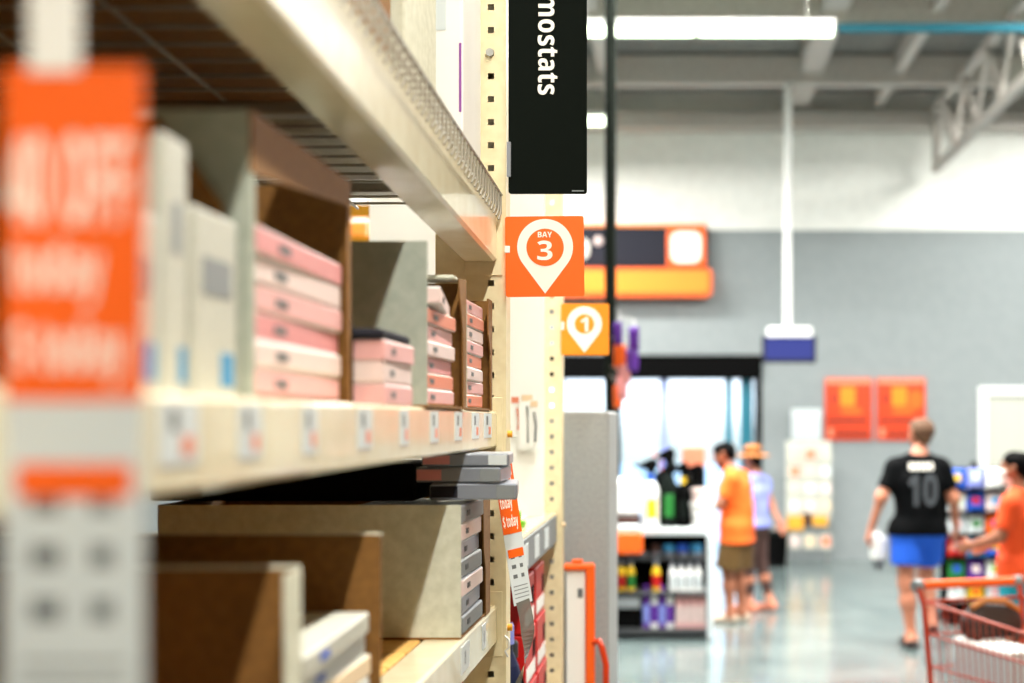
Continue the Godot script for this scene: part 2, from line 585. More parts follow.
# j: joints of a figure of 1.75 m facing -z; s: clothes and colours
func person(label: String, at: Vector3, turn: float, tall: float, j: Dictionary, s: Dictionary) -> Node3D:
	var o := thing("person", label, "person", at, turn)
	o.scale = Vector3.ONE * tall / 1.75
	var g: float = s.get("girth", 1.0)
	var hb := Basis.from_euler(j.get("head_turn", Vector3.ZERO))
	var mb := MB.new()
	var torso := [
		[j.hl, j.hr, 0.105 * g, 0.105 * g], [j.pelvis, j.waist, 0.125 * g, 0.112 * g], [j.waist + V(-0.04, 0, 0), j.chest + V(-0.07, 0, 0), 0.10 * g, 0.105 * g],
		[j.waist + V(0.04, 0, 0), j.chest + V(0.07, 0, 0), 0.10 * g, 0.105 * g], [j.chest + V(0, 0.06, 0), j.neck + V(0, -0.02, 0), 0.085, 0.055],
		[j.sl, j.neck + V(0, -0.02, 0), 0.052, 0.05], [j.sr, j.neck + V(0, -0.02, 0), 0.052, 0.05],
	]
	var limbs := [
		[j.neck + V(0, -0.04, 0), j.head + V(0, -0.05, 0.015), 0.056, 0.05],
		[j.sl, j.el, 0.050, 0.041], [j.el, j.wl, 0.040, 0.027], [j.sr, j.er, 0.050, 0.041], [j.er, j.wr, 0.040, 0.027],
		[j.hl, j.kl, 0.090 * g, 0.058], [j.kl, j.kl.lerp(j.al, 0.35), 0.054, 0.056], [j.kl.lerp(j.al, 0.35), j.al, 0.056, 0.036],
		[j.hr, j.kr, 0.090 * g, 0.058], [j.kr, j.kr.lerp(j.ar, 0.35), 0.054, 0.056], [j.kr.lerp(j.ar, 0.35), j.ar, 0.056, 0.036],
		[j.al + V(0, -0.045, 0.03), j.tl, 0.035, 0.026], [j.ar + V(0, -0.045, 0.03), j.tr, 0.035, 0.026],
		[j.al, j.al + V(0, -0.045, 0.03), 0.036, 0.035], [j.ar, j.ar + V(0, -0.045, 0.03), 0.036, 0.035],
	]
	sdf(mb, torso + limbs, 0.016, 0.05)
	sdf(mb, head_bones(j.head, hb), 0.008, 0.025)
	for h in [[j.wl, j.el, j.get("pl", V(1, 0, 0)), j.get("ol", V(0, 0, -1)), j.get("cl", 0.35)], [j.wr, j.er, j.get("pr", V(-1, 0, 0)), j.get("orr", V(0, 0, -1)), j.get("cr", 0.35)]]:
		var dir: Vector3 = (h[0] - h[1]).normalized()
		var pn: Vector3 = (h[2] - dir * h[2].dot(dir)).normalized()
		var sd: Vector3 = (h[3] - dir * h[3].dot(dir) - pn * h[3].dot(pn)).normalized()
		sdf(mb, hand_bones(h[0], dir, pn, sd, h[4]), 0.006, 0.010)
	part(mb, "body", s.skin, o, true)
	# face
	for e in [-1, 1]:
		part(MB.new().lathe(j.head + hb * V(0.031 * e, 0.0, -0.096), [Vector2(0, -0.008), Vector2(0.009, -0.004), Vector2(0.011, 0), Vector2(0.009, 0.004), Vector2(0, 0.008)], 10), "eye", M.hair_black, o, true)
	part(MB.new().tube([j.head + hb * V(-0.02, -0.058, -0.100), j.head + hb * V(0, -0.06, -0.104), j.head + hb * V(0.02, -0.058, -0.100)], 0.005, 6), "mouth", M.rose, o, true)
	# shirt
	var sh := MB.new()
	var hem: float = s.hem
	var sb := []
	for b in torso: sb.append([b[0], b[1], b[2] + 0.022, b[3] + 0.022])
	sb.append([V(j.hl.x, hem, j.hl.z), V(j.hr.x, hem, j.hr.z), 0.128 * g, 0.128 * g])
	var sleeve: float = s.get("sleeve", 0.75)
	for a in [[j.sl, j.el], [j.sr, j.er]]:
		var e: Vector3 = a[0].lerp(a[1], sleeve)
		sb.append([a[0], a[1], 0.074, 0.066, e, (a[1] - a[0]).normalized()])
	sdf(sh, sb, 0.016, 0.045, [[V(0, hem, 0), V(0, -1, 0)], [j.neck + V(0, 0.03, 0), V(0, 1, 0.25).normalized()]])
	var shirt := part(sh, "shirt", s.shirt, o, true)
	# shorts or trousers
	var pt := MB.new()
	var pb := [[j.hl, j.hr, 0.125 * g, 0.125 * g], [j.pelvis, j.waist, 0.135 * g, 0.12 * g]]
	var leg: float = s.get("leg", 0.8)
	for a in [[j.hl, j.kl, j.al], [j.hr, j.kr, j.ar]]:
		if leg <= 1.0:
			pb.append([a[0], a[1], 0.112 * g, 0.095 * g * s.get("flare", 1.0), a[0].lerp(a[1], leg), (a[1] - a[0]).normalized()])
		else:
			pb.append([a[0], a[1], 0.104 * g, 0.07])
			pb.append([a[1], a[2], 0.07, 0.05, a[1].lerp(a[2], leg - 1.0), (a[2] - a[1]).normalized()])
	sdf(pt, pb, 0.016, 0.03, [[V(0, hem + 0.08, 0), V(0, 1, 0)]])
	part(pt, s.get("pants_name", "shorts"), s.pants, o, true)
	for a in [[j.al, j.tl], [j.ar, j.tr]]:
		var sm := MB.new()
		var heel: Vector3 = a[0] + V(0, -0.05, 0.035)
		sdf(sm, [[heel, a[1], 0.044, 0.036], [a[0] + V(0, -0.03, 0.01), heel, 0.043, 0.044]], 0.010, 0.02)
		part(sm, "shoe", s.shoe, o, true)
	# hair: over the back, crown and sides of the head
	var hm := MB.new()
	var hbn := [[j.head + hb * V(0, 0.04, 0.03), j.head + hb * V(0, 0.05, -0.02), 0.092, 0.086]]
	if s.get("hair_low", true):
		hbn.append([j.head + hb * V(0, 0.02, 0.045), j.head + hb * V(0, -0.035, 0.05), 0.078, 0.055])
	if s.has("bun"):
		hbn.append([j.head + hb * s.bun, j.head + hb * (s.bun + V(0, 0.01, 0)), 0.055, 0.05])
	sdf(hm, hbn, 0.009, 0.02, [[j.head + hb * V(0, 0.03, -0.045), hb * V(0, -0.75, -0.66)]])
	part(hm, "hair", s.hair, o, true)
	if s.has("beard"):
		var bm := MB.new()
		sdf(bm, [[j.head + hb * V(0, -0.03, -0.035), j.head + hb * V(0, -0.085, -0.062), 0.068, 0.042]], 0.009, 0.02, [[j.head + hb * V(0, -0.03, 0), hb * V(0, 1, 0.25).normalized()]])
		part(bm, "beard", s.hair, o, true)
	if s.has("mask"):
		var mm := MB.new()
		sdf(mm, [[j.head + hb * V(0, -0.025, -0.06), j.head + hb * V(0, -0.07, -0.065), 0.076, 0.055]], 0.009, 0.02, [[j.head + hb * V(0, -0.005, 0), hb * V(0, 1, 0)], [j.head + hb * V(0, 0, -0.015), hb * V(0, 0, 1)]])
		part(mm, "face_mask", M.white, o, true)
	if s.has("hat"):
		var hat := part(MB.new().lathe(j.head + V(0, 0.055, 0), [Vector2(0.0, 0.0), Vector2(0.20, -0.022), Vector2(0.205, -0.015), Vector2(0.10, 0.012), Vector2(0.095, 0.075), Vector2(0.07, 0.10), Vector2(0.0, 0.105)], 24), "straw_hat", M.straw, o, true)
		part(MB.new().lathe(j.head + V(0, 0.067, 0), [Vector2(0.101, 0.0), Vector2(0.1035, 0.002), Vector2(0.1005, 0.03), Vector2(0.098, 0.03)], 24), "hat_band", M.hair_black, hat, true)
	o.set_meta("shirt", 0)
	o.remove_meta("shirt")
	return o

func stand() -> Dictionary:
	return {
		"hl": V(-0.085, 0.90, 0), "hr": V(0.085, 0.90, 0), "kl": V(-0.095, 0.49, -0.01), "kr": V(0.095, 0.49, -0.01), "al": V(-0.10, 0.095, 0.02), "ar": V(0.10, 0.095, 0.02),
		"tl": V(-0.115, 0.036, -0.15), "tr": V(0.115, 0.036, -0.15), "pelvis": V(0, 0.96, 0), "waist": V(0, 1.08, 0), "chest": V(0, 1.26, 0), "neck": V(0, 1.46, 0.01),
		"sl": V(-0.178, 1.37, 0.0), "sr": V(0.178, 1.37, 0.0), "el": V(-0.25, 1.13, 0.02), "er": V(0.25, 1.13, 0.02), "wl": V(-0.27, 0.88, -0.05), "wr": V(0.27, 0.88, -0.05), "head": V(0, 1.625, -0.02),
	}

# ---------------------------------------------------------------- builders
func strip_light(mid: Vector3, length: float, along_z: bool, energy: float, label: String, group: String) -> void:
	var o := thing("strip_light", label, "light", mid, PI / 2 if along_z else 0.0, group)
	var n := int(round(length / 1.2))
	part(MB.new().box(V(0, 0.05, 0), V(length, 0.06, 0.10), 0.01), "housing", M.white, o, true)
	for i in n:
		var x := -length / 2 + length / n * (i + 0.5)
		part(MB.new().tube([V(x - length / n * 0.5 + 0.02, -0.01, 0), V(x + length / n * 0.5 - 0.02, -0.01, 0)], 0.055, 12), "tube", M.tube_glow, o, true)
	for s in [-1, 1]:
		part(MB.new().tube([V(s * length * 0.4, 0.08, 0), V(s * length * 0.4, 5.98 - mid.y, 0)], 0.006, 6), "hanger_rod", M.zinc, o, true)
	var l := AreaLight3D.new()
	l.name = "lamp"
	o.add_child(l, true)
	l.area_size = Vector2(length, 0.12)
	l.position = V(0, -0.07, 0)
	l.rotation.x = -PI / 2
	l.light_color = Color(1.0, 0.985, 0.945) if along_z else Color(1.0, 0.995, 0.975)
	l.light_energy = energy * length
	l.area_range = 40.0
	l.area_attenuation = 2.0
	l.shadow_enabled = true

func upright(parent: Node, x0: float, x1: float, zf: float, hx: float, hole_at: float, depth: float, top := 3.6, closed := true) -> void:
	# a box section of sheet steel with a column of square holes every 50.8 mm in the face towards the aisle's start
	var mb := MB.new()
	var hs := 0.0068
	var t := 0.003
	mb.span(V(x0, 0, zf - t), V(hx - hs, top, zf))
	mb.span(V(hx + hs, 0, zf - t), V(x1, top, zf))
	var y := hole_at - 0.0508 * floorf((hole_at - 0.05) / 0.0508)
	var last := 0.0
	while y < top - 0.03:
		mb.span(V(hx - hs, last, zf - t), V(hx + hs, y - hs, zf))
		last = y + hs
		y += 0.0508
	mb.span(V(hx - hs, last, zf - t), V(hx + hs, top, zf))
	if closed: mb.span(V(x0, 0, zf - depth), V(x0 + t, top, zf - t))
	mb.span(V(x1 - t, 0, zf - depth), V(x1, top, zf - t))
	if closed: mb.span(V(x0, 0, zf - depth - t), V(x1, top, zf - depth))
	part(mb, "upright", M.upright_paint, parent)

func sheet(pts: Array, d: float, th: float) -> MB:
	# a board facing the camera's way, its outline given by pixels at depth d
	var p := PackedVector2Array()
	for q in pts: p.append(Vector2(X(q[0], d), Y(q[1], d)))
	return MB.new().prism(p, Transform3D(Basis.IDENTITY, V(0, 0, -d)), th)

func side_sheet(pts: Array, x: float, th: float) -> MB:
	# a board along the aisle at x, its outline given as depth, height
	var p := PackedVector2Array()
	for q in pts: p.append(Vector2(q[0], q[1]))
	return MB.new().prism(p, Transform3D(Basis(V(0, 0, -1), V(0, 1, 0), V(1, 0, 0)), V(x, 0, 0)), th)

# a shipping carton cut open towards the aisle: near wall, far wall, back wall, floor and what is left of the aisle wall
func carton(label: String, x0: float, x1: float, y: float, h: float, d0: float, d1: float, outer: Material, inner: Material, near_h: float, far_h: float, back_h: float, group := "") -> Node3D:
	var t := 0.004
	var o := thing("carton", label, "box", V((x0 + x1) / 2, y, -(d0 + d1) / 2), 0.0, group)
	if near_h > 0.0:
		part(MB.new().span(V(x0, y + t, -d0 - t), V(x1, y + near_h, -d0)), "near_wall", outer, o)
		part(MB.new().span(V(x0 + t, y + t, -d0 - t - 0.001), V(x1 - t, y + near_h - 0.001, -d0 - t)), "near_lining", inner, o)
	if far_h > 0.0:
		part(MB.new().span(V(x0, y + t, -d1), V(x1, y + far_h, -d1 + t)), "far_wall", inner, o)
	if back_h > 0.0:
		part(MB.new().span(V(x0, y + t, -d1 + t), V(x0 + t, y + back_h, -d0 - t - 0.001)), "back_wall", inner, o)
	part(MB.new().span(V(x0, y, -d1), V(x1, y + t, -d0)), "bottom", inner, o)
	return o

var pack_mesh := {}
# a boxed pack: plain tray with a printed sleeve round it and a small dark print block towards the aisle
func pack(called: String, label: String, group: String, at: Vector3, s: Vector3, turn: float, body: Material, sleeve: Material, mark: Material) -> Node3D:
	var key := str(s)
	if not pack_mesh.has(key):
		pack_mesh[key] = [MB.new().box(V(0, s.y / 2, 0), s - V(0.003, 0, 0.003), 0.0012).mesh(), MB.new().box(V(0, s.y / 2, 0), V(s.x, s.y * 0.9, s.z * 0.995), 0.0015).mesh(), MB.new().box(V(s.x / 2 + 0.0004, s.y * 0.5, s.z * 0.22), V(0.0012, s.y * 0.3, s.z * 0.12)).mesh()]
	var o := thing(called, label, "package", at, turn, group)
	shared(pack_mesh[key][0], "tray", body, o, Transform3D.IDENTITY)
	var sl := shared(pack_mesh[key][1], "sleeve", sleeve, o, Transform3D.IDENTITY)
	shared(pack_mesh[key][2], "print", mark, sl, Transform3D.IDENTITY)
	return o

func bottle(label: String, group: String, at: Vector3, h: float, r: float, body: Material, lab: Material, cap: Material, called := "bottle") -> Node3D:
	var o := thing(called, label, "bottle", at, 0.0, group)
	part(MB.new().lathe(V(0, 0, 0), [Vector2(0, 0), Vector2(r * 0.94, 0), Vector2(r, h * 0.03), Vector2(r, h * 0.62), Vector2(r * 0.85, h * 0.70), Vector2(r * 0.42, h * 0.80), Vector2(r * 0.40, h * 0.86), Vector2(0, h * 0.86)]), "bottle_body", body, o, true)
	part(MB.new().lathe(V(0, 0, 0), [Vector2(r * 0.99, h * 0.12), Vector2(r * 1.015, h * 0.13), Vector2(r * 1.015, h * 0.54), Vector2(r * 0.99, h * 0.55)]), "bottle_label", lab, o, true)
	part(MB.new().lathe(V(0, 0, 0), [Vector2(0, h * 0.85), Vector2(r * 0.5, h * 0.85), Vector2(r * 0.5, h * 0.98), Vector2(r * 0.4, h), Vector2(0, h)]), "cap", cap, o, true)
	return o

func sprayer(label: String, at: Vector3, turn: float, h: float, r: float, body: Material, lab: Material, collar: Material, head: Material, nozzle: Material) -> Node3D:
	var o := thing("trigger_sprayer", label, "sprayer", at, turn, "sprayers on the rack top")
	part(MB.new().lathe(V(0, 0, 0), [Vector2(0, 0), Vector2(r * 0.95, 0), Vector2(r, 0.02), Vector2(r, h * 0.5), Vector2(r * 0.8, h * 0.6), Vector2(r * 0.35, h * 0.68), Vector2(0, h * 0.68)], 16), "jug", body, o, true)
	part(MB.new().box(V(0, h * 0.27, r * 0.86), V(r * 1.1, h * 0.3, r * 0.3), 0.01), "jug_label", lab, o, true)
	part(MB.new().lathe(V(0, 0, 0), [Vector2(0, h * 0.66), Vector2(r * 0.45, h * 0.66), Vector2(r * 0.45, h * 0.76), Vector2(0, h * 0.76)], 14), "collar", collar, o, true)
	var hd := part(MB.new().prism(PackedVector2Array([Vector2(-r * 1.5, h * 0.86), Vector2(-r * 1.1, h * 0.92), Vector2(r * 0.3, h), Vector2(r * 0.9, h * 0.93), Vector2(r * 0.7, h * 0.84), Vector2(r * 0.3, h * 0.76), Vector2(-r * 0.3, h * 0.76), Vector2(-r * 0.4, h * 0.83)]), Transform3D.IDENTITY, r * 0.5), "spray_head", head, o, true)
	part(MB.new().tube([V(-r * 1.4, h * 0.89, 0), V(-r * 1.8, h * 0.9, 0)], r * 0.2, 8), "nozzle", nozzle, hd, true)
	part(MB.new().tube([V(-r * 0.7, h * 0.86, 0), V(-r * 0.95, h * 0.78, 0), V(-r * 0.75, h * 0.7, 0)], r * 0.12, 6), "trigger", nozzle, hd, true)
	return o

func pouch_mesh(w: float, h: float, t: float) -> ArrayMesh:
	# a pillow bag with flat crimped ends
	var mb := MB.new()
	var nx := 6
	var ny := 8
	for side in [1.0, -1.0]:
		for i in nx:
			for k in ny:
				var q := []
				for c in [[0, 0], [1, 0], [1, 1], [0, 1]]:
					var u := float(i + c[0]) / nx
					var v := float(k + c[1]) / ny
					var e := sqrt(maxf(0.0, 1.0 - pow(absf(2 * u - 1), 2.5))) * sqrt(maxf(0.0, 1.0 - pow(absf(2 * v - 1), 4.0)))
					q.append(V((u - 0.5) * w * (1.0 - 0.06 * e), v * h, side * (t * 0.5 * e + 0.0004)))
				if side < 0: q.reverse()
				mb.quad(q[0], q[1], q[2], q[3])
	return mb.mesh()

func pin(parent: Node, cx: float, cy: float, z: float, r: float, tip: float, ri: float, dy: float, white: Material, disc: Material) -> Node3D:
	var p := PackedVector2Array()
	var a0 := acos(r / tip)
	var n := 40
	for i in n + 1:
		var a := -PI / 2 + a0 + (TAU - 2 * a0) * i / n
		p.append(Vector2(cx + r * cos(a), cy + r * sin(a)))
	p.append(Vector2(cx, cy - tip))
	var o := part(MB.new().prism(p, Transform3D(Basis.IDENTITY, V(0, 0, z + 0.0003)), 0.0008), "location_pin", white, parent)
	var q := PackedVector2Array()
	for i in 40: q.append(Vector2(cx + ri * cos(TAU * i / 40), cy + dy + ri * sin(TAU * i / 40)))
	part(MB.new().prism(q, Transform3D(Basis.IDENTITY, V(0, 0, z + 0.0009)), 0.0008), "pin_disc", disc, o)
	return o

# ---------------------------------------------------------------- setting
func setting() -> void:
	var fl := struct("floor")
	part(MB.new().span(V(-9, -0.2, -18.5), V(9, 0, 7)), "slab", M.concrete, fl)
	var og := struct("ground_outside")
	part(MB.new().span(V(-30, -0.25, -60), V(30, -0.03, -18.5)), "paving", M.wall_white, og)
	var zf := -18.2
	var d := 18.2
	var ox0 := -3.2
	var ox1 := X(762, d)
	var oy := Y(355, d)
	var yb := Y(230, d)
	var wf := struct("wall_front")
	part(MB.new().span(V(-9, 0, zf - 0.3), V(ox0, yb, zf)), "grey_wall", M.wall_grey, wf)
	part(MB.new().span(V(ox1, 0, zf - 0.3), V(9, yb, zf)), "grey_wall", M.wall_grey, wf)
	part(MB.new().span(V(ox0, oy, zf - 0.3), V(ox1, yb, zf)), "grey_wall", M.wall_grey, wf)
	part(MB.new().span(V(-9, yb, zf - 0.3), V(9, 6.1, zf)), "white_wall", M.wall_white, wf)
	for a in [["wall_left", V(-9.3, 0, -18.5), V(-9, 6.1, 7)], ["wall_right", V(9, 0, -18.5), V(9.3, 6.1, 7)], ["wall_rear", V(-9.3, 0, 7), V(9.3, 6.1, 7.3)]]:
		var w := struct(a[0])
		part(MB.new().span(a[1], a[2]), "wall_face", M.wall_side, w)
	var ce := struct("ceiling")
	part(MB.new().span(V(-9.3, 6.02, -18.5), V(9.3, 6.25, 7.3)), "roof_deck", M.roof_deck, ce)
	# ribs of the roof deck
	var rb := MB.new()
	for i in 34:
		rb.span(V(-9, 5.985, -18.15 + i * 0.30), V(9, 6.02, -18.0 + i * 0.30))
	var ribs := part(rb, "deck_rib", M.roof_deck, ce)
	ribs.set_meta("kind", "stuff")
	# steelwork under the roof
	for z in [-13.9, -16.3]:
		part(MB.new().span(V(-9, 5.62, z - 0.09), V(9, 5.96, z + 0.09), 0.01), "cross_beam", M.roof_steel, ce)
	part(MB.new().span(V(-9, Y(128, 17.9), -18.19), V(9, Y(111, 17.9), -17.9), 0.01), "wall_girder", M.roof_steel, ce)
	for a in [[1.50, 0.13], [2.50, 0.06], [-0.86, 0.07], [-3.2, 0.1], [5.0, 0.1]]:
		part(MB.new().span(V(a[0] - a[1], 5.75, -18.0), V(a[0] + a[1], 5.985, -9.0), 0.01), "roof_beam", M.roof_steel, ce)
	# open-web truss that ends at the front wall
	var tr := struct("trim_1")
	var tx := X(935, 17.9)
	part(MB.new().span(V(tx - 0.05, 4.90, -17.88), V(tx + 0.05, 5.0, -9.5), 0.01), "bottom_chord", M.roof_steel, tr)
	part(MB.new().span(V(tx - 0.05, 5.66, -17.88), V(tx + 0.05, 5.74, -9.5), 0.01), "top_chord", M.roof_steel, tr)
	for i in 14:
		var za := -17.84 + i * 0.6
		var up := i % 2 == 1
		if i == 0:
			part(MB.new().tube([V(tx, 4.95, za), V(tx, 5.7, za)], 0.045, 8), "web_bar", M.roof_steel, tr)
		part(MB.new().tube([V(tx, 4.97 if not up else 5.68, za), V(tx, 5.68 if not up else 4.97, za + 0.6)], 0.03, 8), "web_bar", M.roof_steel, tr)
	# blue conduit
	var cd := struct("trim_2")
	part(MB.new().tube([W(838, 28, 13.2), V(9, Y(28, 13.2), -13.2)], 0.045, 10), "conduit", M.teal, cd)
	# store front: dark frame and glass
	var wi := struct("window_1")
	var zz := zf - 0.15
	part(MB.new().span(V(ox0, Y(379, d), zz - 0.06), V(ox1, oy, zz + 0.2), 0.01), "header", M.black, wi)
	part(MB.new().span(V(ox1 - 0.085, 0, zz - 0.06), V(ox1, Y(379, d), zz + 0.16), 0.005), "jamb", M.black, wi)
	part(MB.new().span(V(ox0, 0, zz - 0.06), V(ox0 + 0.09, Y(379, d), zz + 0.16), 0.005), "jamb", M.black, wi)
	var last := ox0 + 0.09
	for px in [560.0, 617.0, 664.0, 729.0, 747.0]:
		var x := X(px, d)
		var hw := 0.045 if px < 745.0 else 0.08
		part(MB.new().span(V(x - hw, 0, zz - 0.04), V(x + hw, Y(379, d), zz + 0.04), 0.005), "mullion", M.lavender if px == 664.0 else M.teal if px > 700.0 else M.dark_steel, wi)
		part(MB.new().span(V(last, 0.06, zz - 0.004), V(x - hw, Y(379, d), zz + 0.004)), "pane", M.glass, wi)
		last = x + hw
	part(MB.new().span(V(last, 0.06, zz - 0.004), V(ox1 - 0.085, Y(379, d), zz + 0.004)), "pane", M.glass, wi)
	part(MB.new().span(V(X(668, d), Y(403, d), zz - 0.03), V(X(724, d), Y(400, d), zz + 0.03)), "door_rail", M.salmon, wi)
	# white door in the wall
	var dr := struct("door_1")
	var dx0 := X(978, d)
	var dy := Y(387, d)
	part(MB.new().span(V(dx0, 0, zf), V(dx0 + 0.11, dy, zf + 0.07), 0.008), "door_frame", M.white, dr)
	part(MB.new().span(V(dx0 + 0.11, dy - 0.11, zf), V(dx0 + 1.2, dy, zf + 0.07), 0.008), "door_frame", M.white, dr)
	part(MB.new().span(V(dx0 + 1.2, 0, zf), V(dx0 + 1.31, dy, zf + 0.07), 0.008), "door_frame", M.white, dr)
	part(MB.new().span(V(dx0 + 0.11, 0.01, zf), V(dx0 + 1.2, dy - 0.11, zf + 0.03)), "door_leaf", M.box_white, dr)

# ---------------------------------------------------------------- racks
const XF := -0.404     # front of the beams
const XB := -0.479
const DU := 3.14       # depth of the upright between the two bays

func tilt(p: Vector3) -> Vector3:
	# the top shelf rises a little towards the camera
	var piv := V(0, 2.131, -DU)
	return piv + Basis(V(1, 0, 0), -0.034) * (p - piv)

func racks() -> void:
	var o := thing("storage_rack", "cream steel pallet rack with wooden decks holding cartons of pink and white packs", "rack", V(-0.85, 0, -1.9))
	upright(o, XB, -0.384, -DU, -0.4175, EYE + (CY - 30.0) / 453.0, 0.075)
	upright(o, -1.40, -1.31, -DU, -1.35, EYE, 0.075)
	upright(o, XB, -0.384, -0.58, -0.4175, EYE, 0.075)
	upright(o, -1.40, -1.31, -0.58, -1.35, EYE, 0.075)
	part(MB.new().span(V(-0.548, Y(300, DU), -DU - 0.05), V(XB, Y(231, DU), -DU - 0.045)), "gusset_plate", M.upright_paint, o)
	for y in [0.5, 3.2]:
		part(MB.new().span(V(-1.31, y, -DU - 0.06), V(XB, y + 0.05, -DU - 0.02)), "frame_brace", M.upright_paint, o)
	part(MB.new().span(V(-1.415, 0.1, -DU), V(-1.405, 3.5, -0.6)), "back_panel", M.kraft, o)
	var z0 := -DU
	var z1 := -0.655
	# shelves: y of the beam's top, beam height
	for s in [[1.802, 0.081], [1.374, 0.084], [0.62, 0.084]]:
		var yt: float = s[0]
		part(MB.new().span(V(XB, yt - s[1], z0), V(XF, yt, z1), 0.005), "shelf_beam", M.cream_paint, o)
		part(MB.new().span(V(-1.40, yt - s[1], z0), V(-1.33, yt, z1), 0.005), "shelf_beam", M.cream_paint, o)
		part(MB.new().span(V(XB - 0.03, yt - 0.03, z0), V(XB, yt - 0.02, z1)), "ledge", M.cream_paint, o)
		var z := z0 + 0.02
		while z < z1 - 0.1:
			part(MB.new().span(V(-1.325, yt - 0.02, z), V(XB - 0.003, yt - 0.001, z + 0.145), 0.003), "deck_board", M.deck_wood, o)
			z += 0.155
	var tb := Basis(V(1, 0, 0), -0.034)
	var ln := 2.46
	part(MB.new().box(tilt(V((XB + XF) / 2, 2.131 + 0.06, -DU + ln / 2)), V(XF - XB, 0.12, ln), 0.006, tb), "shelf_beam", M.cream_paint, o)
	part(MB.new().box(tilt(V(-1.365, 2.131 + 0.06, -DU + ln / 2)), V(0.07, 0.12, ln), 0.006, tb), "shelf_beam", M.cream_paint, o)
	# wire mesh deck: cross wires, long wires and support channels
	var wd := MB.new()
	for i in 31:
		var z := -DU + 0.04 + i * 0.0775
		wd.tube([tilt(V(-1.33, 2.254, z)), tilt(V(XB + 0.002, 2.254, z))], 0.003, 6)
	for i in 5:
		var x := -1.28 + i * 0.19
		wd.tube([tilt(V(x, 2.248, -DU + 0.01)), tilt(V(x, 2.248, -DU + 2.44))], 0.003, 6)
	part(wd, "wire_deck", M.wire, o)
	for i in 4:
		part(MB.new().box(tilt(V(-0.905, 2.235, -DU + 0.3 + i * 0.62)), V(0.85, 0.02, 0.035), 0.003, tb), "deck_channel", M.wire, o)
	# wire fringe of the deck bent over the beam
	var wb := MB.new()
	for i in 52:
		var z := -DU - 0.06 + i * 0.04
		var top := 2.131 + 0.155
		wb.tube([tilt(V(-0.47, 2.254, z)), tilt(V(-0.43, top, z)), tilt(V(-0.405, top, z)), tilt(V(-0.394, top - 0.012, z)), tilt(V(-0.394, 2.131 + 0.105, z)), tilt(V(-0.398, 2.131 + 0.09, z + 0.008))], 0.0028, 6)
	for q in [[-0.394, 0.148], [-0.42, 0.158], [-0.45, 0.14]]:
		wb.tube([tilt(V(q[0], 2.131 + q[1], -DU - 0.08)), tilt(V(q[0], 2.131 + q[1], -DU + 2.1))], 0.003, 6)
	part(wb, "wire_fringe", M.wire, o)
	# end connectors and their pins
	for s in [[2.131, 0.12], [1.721, 0.081], [1.290, 0.084]]:
		part(MB.new().span(V(XB + 0.004, s[0] - 0.03, z0 + 0.0005), V(-0.392, s[0] + s[1] + 0.03, z0 + 0.004), 0.001), "connector", M.upright_paint, o)
		part(MB.new().tube([V(-0.384, s[0] + 0.03, -DU - 0.03), V(-0.374, s[0] + 0.03, -DU - 0.03)], 0.008, 10), "pin", M.rack_yellow, o)
	part(MB.new().tube([W(490, 53, DU) + V(0, 0, -0.002), W(490, 53, DU) + V(0, 0, 0.008)], 0.009, 10), "bolt", M.zinc, o)
	part(MB.new().tube([W(505, 636, 3.13), W(509, 640, 3.12), W(509, 648, 3.12), W(505, 651, 3.12), W(508, 657, 3.12)], 0.0025, 6), "cable_tie", M.white, o)
	# price labels on the shelf edges
	var lab := [[1.10, 0.09], [1.30, 0.07], [1.52, 0.06], [1.78, 0.08], [2.05, 0.06], [2.30, 0.07], [2.55, 0.08], [2.76, 0.09], [2.93, 0.11]]
	for a in lab:
		var l := part(MB.new().span(V(XF, 1.745, -a[0] - a[1]), V(XF + 0.0015, 1.796, -a[0])), "price_label", M.paper, o)
		part(MB.new().span(V(XF + 0.0015, 1.772, -a[0] - a[1] * 0.45), V(XF + 0.002, 1.790, -a[0] - a[1] * 0.25)), "print", M.grey_print, l)
		part(MB.new().span(V(XF + 0.0015, 1.752, -a[0] - a[1] * 0.85), V(XF + 0.002, 1.768, -a[0] - a[1] * 0.55)), "print", M.salmon, l)
	for a in [[2.62, 0.10], [2.9, 0.05]]:
		var l := part(MB.new().span(V(XF, 1.312, -a[0] - a[1]), V(XF + 0.0015, 1.362, -a[0])), "price_label", M.paper, o)
		part(MB.new().span(V(XF + 0.0015, 1.325, -a[0] - a[1] * 0.5), V(XF + 0.002, 1.35, -a[0] - a[1] * 0.4)), "print", M.grey_print, l)
	# the bay beyond
	var d2 := 4.63
	var r := thing("storage_rack", "cream steel pallet rack with white end panel and red boxes under its shelf", "rack", V(-0.85, 0, -3.9))
	upright(r, XB, -0.384, -d2, -0.4175, EYE, 0.075, 3.6, false)
	upright(r, -1.40, -1.31, -d2, -1.35, EYE, 0.075)
	for s in [[EYE - 0.297, 0.103], [0.90, 0.09]]:
		part(MB.new().span(V(XB, s[0] - s[1], -d2), V(XF, s[0], -DU - 0.08), 0.005), "shelf_beam", M.cream_paint, r)
		part(MB.new().span(V(-1.40, s[0] - s[1], -d2), V(-1.33, s[0], -DU - 0.08), 0.005), "shelf_beam", M.cream_paint, r)
		part(MB.new().span(V(-1.33, s[0] - 0.012, -d2 + 0.002), V(XB, s[0], -DU - 0.08)), "shelf_deck", M.panel_white, r)
	part(MB.new().span(V(-0.97, EYE - 0.297, -d2 + 0.17), V(-0.425, EYE + 0.80, -d2 + 0.19)), "end_panel", M.panel_white, r)
	var ch := part(MB.new().span(V(XF, EYE - 0.392, -d2 + 0.01), V(XF + 0.004, EYE - 0.306, -DU - 0.1), 0.001), "price_channel", M.grey, r)
